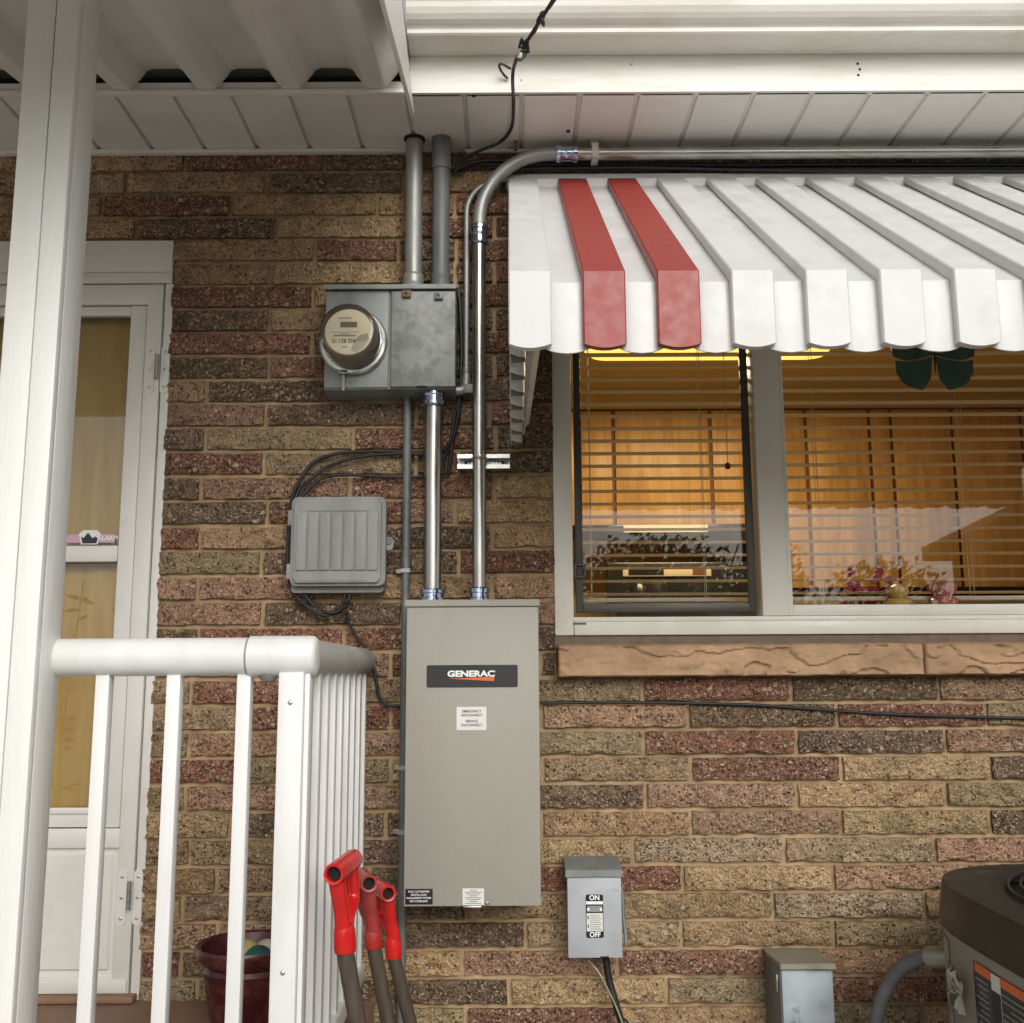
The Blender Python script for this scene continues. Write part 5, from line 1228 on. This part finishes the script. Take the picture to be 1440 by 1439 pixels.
for px, py in ((666, 134), (799, 184)):
    q = atz(px, py, EAVE); o = lathe('screw_hole', [(0, .0), (.0055, 0), (.0055, .004), (0, .004)], (q.x, q.y, EAVE + .0005), (0, 0, -1), MB['dark'], soffit, 12)
for px, py in ((1206, 90), (1209, 98), (1207, 106), (733, 113), (888, 91)):
    q = at(px, py, SOFF_Y - .001); lathe('nail_head', [(.0035, 0), (.0035, .001), (0, .0012)], (q.x, SOFF_Y - .0012, q.z), (0, -1, 0), MB['dark'] if px > 1000 else MB['hood'], fascia, 10)

# ---- kitchen inside the window
lampz = KC
fa, fb = atz(826, 482, KC - .10), atz(1186, 482, KC - .10)
lt = thing('ceiling_light', 'glowing long fluorescent ceiling light inside the kitchen', 'ceiling light', ((fa.x + fb.x) / 2, fa.y, KC))
bm = bmesh.new(); vv_ = rrect(fa.x, fb.x, fa.y - .02, fa.y + .30, .09, 6)
for lvl in (KC - .10, KC - .012): pass
A = [bm.verts.new((x, y, KC - .012)) for x, y in vv_]; B = [bm.verts.new((x, y, KC - .07)) for x, y in vv_]
cxm, cym = (fa.x + fb.x) / 2, fa.y + .14
Cc = [bm.verts.new((cxm + (x - cxm) * .95, cym + (y - cym) * .82, KC - .10)) for x, y in vv_]
for P0, P1 in ((A, B), (B, Cc)):
    for i in range(len(vv_)): bm.faces.new((P0[i], P0[(i + 1) % len(vv_)], P1[(i + 1) % len(vv_)], P1[i]))
bm.faces.new(Cc)
bm_done('diffuser', bm, MB['lamp'], lt, True, 35)
box('base', fa.x + .02, fb.x - .02, fa.y, fa.y + .28, KC - .0115, KC - .0005, MB['cream'], lt)
al = bpy.data.lights.new('kitchen_lamp', 'AREA'); al.shape = 'RECTANGLE'; al.size = fb.x - fa.x; al.size_y = .28; al.energy = 36; al.color = (1.0, .78, .46)
ao = bpy.data.objects.new('kitchen_lamp', al); COL.objects.link(ao); ao.location = (cxm, cym, KC - .105)
# wall of cabinets
CY = 2.75
cab_top, cab_bot = KC - .005, at(900, 740, CY).z
wc = thing('wall_cabinets', 'row of honey-coloured oak cabinets seen through the window', 'cabinet', (1.2, CY, cab_bot))
edges = [KX0 + .05] + [at(p, 640, CY).x for p in (815, 863, 1000, 1060, 1135, 1225, 1256, 1342, 1440, 1540)]
box('carcass', KX0 + .01, edges[-1] + .1, CY + .022, KY1, cab_bot, cab_top, MB['cabinet_gap'], wc)
ctop = at(900, 578, CY).z
box('crown_board', KX0 + .01, edges[-1] + .1, CY - .01, CY + .0215, ctop + .012, cab_top - .002, MB['kitchen'], wc, .004)
for i in range(len(edges) - 1):
    low = cab_bot if i < 4 else PORCH_Z + .9
    d = box('cabinet_door', edges[i] + .010, edges[i + 1] - .010, CY, CY + .0215, (cab_bot if i < 4 else at(1200, 828, CY).z) + .006, ctop, MB['cabinet'], wc, .005)
box('carcass_lower', edges[4], edges[-1] + .1, CY + .023, KY1, at(1200, 828, CY).z, cab_bot, MB['cabinet_gap'], wc)
# range under a hood
ra, rb2 = at(845, 745, CY - .05), at(1080, 745, CY - .05)
hd_ = thing('range_hood', 'black range hood with bright strip seen through the left window pane', 'range hood', ((ra.x + rb2.x) / 2, CY, ra.z - .1))
box('hood_body', ra.x + .03, rb2.x - .12, CY - .10, CY - .001, cab_bot - .10, cab_bot - .002, MB['appliance'], hd_, .01)
s0_, s1_ = at(877, 749, CY - .103), at(995, 738, CY - .103)
box('light_strip', s0_.x, s1_.x, CY - .108, CY - .1005, s0_.z, s1_.z, MB['cream'], hd_)
bk = at(940, 805, CY - .05)
rg = thing('kitchen_range', 'dark kitchen range with cream control panel behind the blinds', 'stove', (bk.x, CY - .3, KF))
box('oven', ra.x + .03, rb2.x - .1, CY - .60, CY + .02, KF, at(940, 845, CY - .6).z, MB['appliance'], rg, .01)
box('backguard', ra.x + .03, rb2.x - .1, CY - .04, CY + .02, at(940, 845, CY - .6).z + .001, at(940, 790, CY - .05).z, MB['appliance'], rg, .01)
c0_, c1_ = at(876, 811, CY - .05), at(1000, 797, CY - .05)
cp = box('control_panel', c0_.x, c1_.x, CY - .052, CY - .0405, c0_.z, c1_.z, MB['cream'], rg, .003)
box('clock_display', c0_.x + .03, c0_.x + .22, CY - .0555, CY - .0525, c0_.z + .008, c1_.z - .012, MB['appliance'], cp)
box('button_pad', c1_.x - .10, c1_.x - .03, CY - .0555, CY - .0525, c0_.z + .008, c1_.z - .012, MB['cabinet_gap'], cp)
for px, rr_ in ((898, .05), (922, .075)):
    q = at(px, 815, CY - .30)
    zb_ = at(940, 845, CY - .6).z + .002
    k_ = lathe('kettle' if rr_ > .06 else 'small_pot', [(0, 0), (rr_, 0), (rr_ * 1.05, .03), (rr_ * .8, .10), (rr_ * .3, .125), (0, .13)], (q.x, CY - .30, zb_), (0, 0, 1), MB['appliance'], None, 24)
    tag(k_, 'dark round kettle standing on the kitchen range' if rr_ > .06 else 'small dark pot left of the kettle on the range', 'kettle' if rr_ > .06 else 'pot')
box_ct = thing('kitchen_counter', 'low dark counter along the kitchen wall right of the range', 'counter', (2.0, CY - .3, KF))
ctz = at(940, 845, CY - .6).z
box('base_cabinet', rb2.x - .08, KX1 - .02, CY - .58, CY + .02, KF, ctz - .04, MB['cabinet'], box_ct, .005)
box('worktop', rb2.x - .08, KX1 - .02, CY - .62, CY + .02, ctz - .0395, ctz, MB['siding'], box_ct, .005)
# blinds
def blind(label, xa, xb, zt, zb, Y):
    t = thing('window_blind', label, 'blind', ((xa + xb) / 2, Y, zt), 'blinds hanging in the kitchen window')
    box('head_rail', xa, xb, Y - .02, Y + .02, zt, zt + .035, MB['blind'], t, .002)
    z = zb; i = 0
    ref = None
    while z < zt - .01:
        bm = bmesh.new(); n = 4; A = []
        for q in range(n + 1):
            u = q / n * 2 - 1
            A.append([bm.verts.new((x, Y + u * .0125, z + .0022 * (1 - u * u) - .0022 * u + e)) for x, e in ((xa, 0), (xb, 0), (xb, .0009), (xa, .0009))])
        for a, b in zip(A, A[1:]):
            for q in range(4): bm.faces.new((a[q], a[(q + 1) % 4], b[(q + 1) % 4], b[q]))
        bm.faces.new(A[0]); bm.faces.new(A[-1][::-1])
        if ref is None:
            ref = bm_done('slat', bm, MB['blind'], t, True, 40)
        else:
            bm.free(); o = ref.copy(); COL.objects.link(o); o.location.z = z - zb + ref.location.z
        z += .0375; i += 1
    for f in ((.06, .7) if xb - xa < .6 else (.12, .5, .88)):
        x = xa + (xb - xa) * f
        for s in (-.008, .008): tube('ladder_cord', [(x, Y + s * 1.7, zb - .01), (x, Y + s * 1.7, zt)], .0009, MB['blind'], t, 5)
    box('bottom_bar', xa, xb, Y - .0125, Y + .0125, zb - .022, zb - .010, MB['blind'], t, .002)
    return t
BYL = .14
lbz = at(930, 836, BYL).z
b1 = blind('narrow open blind in the left sliding window pane', at(815, 700, BYL).x, at(1062, 700, BYL).x, WIN_TOP - .09, lbz, BYL)
b2_ = blind('wide open blind in the right fixed window pane', at(1083, 700, BYL).x, WIN_R - jw - .01, WIN_TOP - .09, at(1250, 834, BYL).z, BYL)
cq = at(1023, 655, BYL - .02)
tube('pull_cord', [(cq.x, BYL - .022, WIN_TOP - .09), (cq.x, BYL - .022, cq.z)], .0012, MB['blind'], b1, 5)
lathe('cord_knob', [(0, 0), (.007, .003), (.009, .012), (.005, .02), (0, .022)], (cq.x, BYL - .022, cq.z - .012), (0, 0, 1), MB['cabinet_gap'], b1, 10)
# butterfly ornament in the right pane
bq = at(1312, 492, .075)
bf = thing('butterfly_ornament', 'dark teal butterfly ornament hanging in the right window pane', 'ornament', (bq.x, .075, bq.z))
S = .0021
def wing(sgn, pts): prism_y('wing', [(bq.x + sgn * x * S, bq.z + z * S) for x, z in pts], .0725, .0755, MB['teal'], bf, .0008)
for s in (-1, 1):
    wing(s, [(1.5, -8), (20, -14), (40, -16), (56, -10), (60, 12), (52, 34), (28, 40), (6, 22), (1.5, 8)])
    wing(s, [(1.5, -9.5), (18, -15), (40, -17.5), (54, -15), (53, -34), (46, -46), (38, -52), (30, -55), (24, -57), (18, -58), (15, -55), (6, -42)])
tube('body', [(bq.x, .071, bq.z - 34 * S), (bq.x, .069, bq.z - 10 * S), (bq.x, .070, bq.z + 14 * S)], [.002, .0045, .003], MB['appliance'], bf, 8)
# ornaments on the inside sill
SZ = WIN_BOT + .029
def figurine(px, Y, h, label, m, prof, name):
    q = at(px, 840, Y); o = lathe(name, [(r * h, z * h) for r, z in prof], (q.x, Y, SZ), (0, 0, 1), MB[m], None, 20); tag(o, label, 'figurine')
figurine(1264, .10, .115, 'yellow ceramic figurine on the inside window sill', 'yellow_fig', [(0, 0), (.30, 0), (.30, .06), (.16, .20), (.24, .36), (.34, .50), (.28, .62), (.16, .66), (.26, .78), (.24, .92), (.10, 1), (0, 1)], 'figurine')
figurine(1326, .10, .115, 'pink glass figurine right of the yellow one on the sill', 'pink_fig', [(0, 0), (.32, 0), (.34, .08), (.18, .25), (.30, .45), (.36, .6), (.20, .7), (.34, .85), (.36, .98), (.3, 1), (0, .9)], 'figurine')
fl = thing('flowering_plant', 'magenta flower plant behind the window right of the mullion', 'plant', at(1222, 840, .30))
q = at(1222, 840, .19); bm = bmesh.new(); r4 = random.Random(5)
for i in range(40):
    c = Vector((q.x + r4.uniform(-.07, .07), .19 + r4.uniform(-.012, .02), SZ + .04 + abs(r4.gauss(.05, .03)))); n_ = Vector((r4.uniform(-1, 1), -1, r4.uniform(-1, 1))).normalized(); u = n_.orthogonal().normalized() * .013; v = n_.cross(u)
    bm.faces.new([bm.verts.new(c + u * math.cos(a_ * math.pi / 3) + v * math.sin(a_ * math.pi / 3)) for a_ in range(6)])
bm_done('blossom', bm, MB['magenta'], fl)
bm = bmesh.new()
for i in range(16):
    x = q.x + r4.uniform(-.05, .05); sweep(bm, [(x, .19, SZ + .001), (x + r4.uniform(-.02, .02), .19, SZ + .08)], .0018, 5)
bm_done('stem', bm, MB['leaf'], fl)

# ---- what the panes mirror from behind the camera: a neighbour's house, bushes, tall garden plants
nh = thing('neighbour_house', 'grey-roofed house across the yard mirrored in the kitchen window', 'house', (10.5, -12, 0))
box('wall', 5.65, 15, -10.2, -9.2, 0, 3.1, MB['siding'], nh)
prism_y('roof', [(5.35, 3.02), (5.35, 3.2), (10.5, 5.6), (15.7, 3.2), (15.7, 3.02)], -10.4, -8.9, MB['roofing'], nh)
w_ = box('window', 7.6, 8.9, -9.2, -9.16, 1.2, 2.3, MB['appliance'], nh); box('window_frame', 7.5, 9.0, -9.19, -9.155, 2.3, 2.4, MB['white'], w_)
def bush(label, c, rx, rz, n, mleaf, seed, name='garden_bush', stems=9):
    r = random.Random(seed); c = Vector(c)
    t = thing(name, label, 'bush', (c.x, c.y, 0), 'bushes across the yard')
    bm = bmesh.new()
    for i in range(stems):
        a = r.uniform(0, 6.28); e = Vector((c.x + math.cos(a) * rx * r.uniform(.3, .95), c.y + math.sin(a) * rx * .7, rz * r.uniform(.6, 1)))
        sweep(bm, catmull([(c.x + r.uniform(-.15, .15), c.y, 0), (c.x * .6 + e.x * .4 + r.uniform(-.1, .1), c.y * .6 + e.y * .4, e.z * .5), e], 4), [.03 * (1 - .09 * q) for q in range(9)], 5)
    bm_done('branch', bm, MB['bark'], t)
    vs, fs = [], []
    for i in range(n):
        a, b_ = r.uniform(0, 6.28), r.random() ** .5
        z = r.random(); w2 = rx * (1 - (max(0, z - .55) / .5) ** 2 * .75) * b_ * r.uniform(.7, 1.15)
        p = Vector((c.x + math.cos(a) * w2, c.y + math.sin(a) * w2 * .7, .1 + z * rz * r.uniform(.85, 1.05)))
        n_ = Vector((r.uniform(-1, 1), r.uniform(-1, 1), r.uniform(-1, 1))).normalized(); u = n_.orthogonal().normalized() * r.uniform(.03, .07); v = n_.cross(u) * .5
        k = len(vs); vs += [p - u, p + v, p + u, p - v]; fs.append((k, k + 1, k + 2, k + 3))
    me = bpy.data.meshes.new('foliage'); me.from_pydata(vs, [], fs); link('foliage', me, mleaf, t)
bush('dark bush mirrored in the left window pane', (1.75, -9.6, 0), 1.9, 3.05, 16000, MB['leaf_dry'], 1, stems=46)
bush('low dark bush mirrored left in the right window pane', (3.3, -10.2, 0), .8, 3.1, 5000, MB['leaf_dry'], 2, stems=20)
bush('low green bush mirrored at the bottom of the right pane', (4.9, -10.5, 0), 1.4, 2.85, 8000, MB['leaf'], 3, stems=16)
def stalk(label, x, y, h, seed):
    r = random.Random(seed); t = thing('tall_garden_plant', label, 'plant', (x, y, 0), 'tall plants mirrored in the storm door')
    sway = r.uniform(-.15, .15)
    path = catmull([(x, y, 0), (x + sway * .3, y, h * .5), (x + sway, y, h)], 8)
    tube('stem', path, [.014 * (1 - .04 * i) for i in range(len(path))], MB['leaf_dry'], t, 6)
    bm = bmesh.new()
    for i in range(26):
        f = r.uniform(.25, 1); p = path[int(f * (len(path) - 1))]; a = r.uniform(0, 6.28); d = Vector((math.cos(a), math.sin(a) * .6, r.uniform(-.3, .3))) * r.uniform(.08, .16); s = Vector((-d.y, d.x, .2)).normalized() * .02
        bm.faces.new([bm.verts.new(q_) for q_ in (p, p + d * .5 + s, p + d, p + d * .5 - s)])
    bm_done('leaf', bm, MB['leaf_dry'], t)
for i, (x, y, h) in enumerate(((-2.95, -4.6, 2.75), (-3.15, -4.5, 2.2), (-2.75, -4.4, 2.05), (-3.3, -4.7, 2.3))):
    stalk(('tallest leafy stalk mirrored in the storm door glass', 'leaning leafy stalk mirrored low in the storm door', 'shortest leafy stalk mirrored in the lower door pane', 'leftmost leafy stalk mirrored in the storm door')[i], x, y, h, 20 + i)
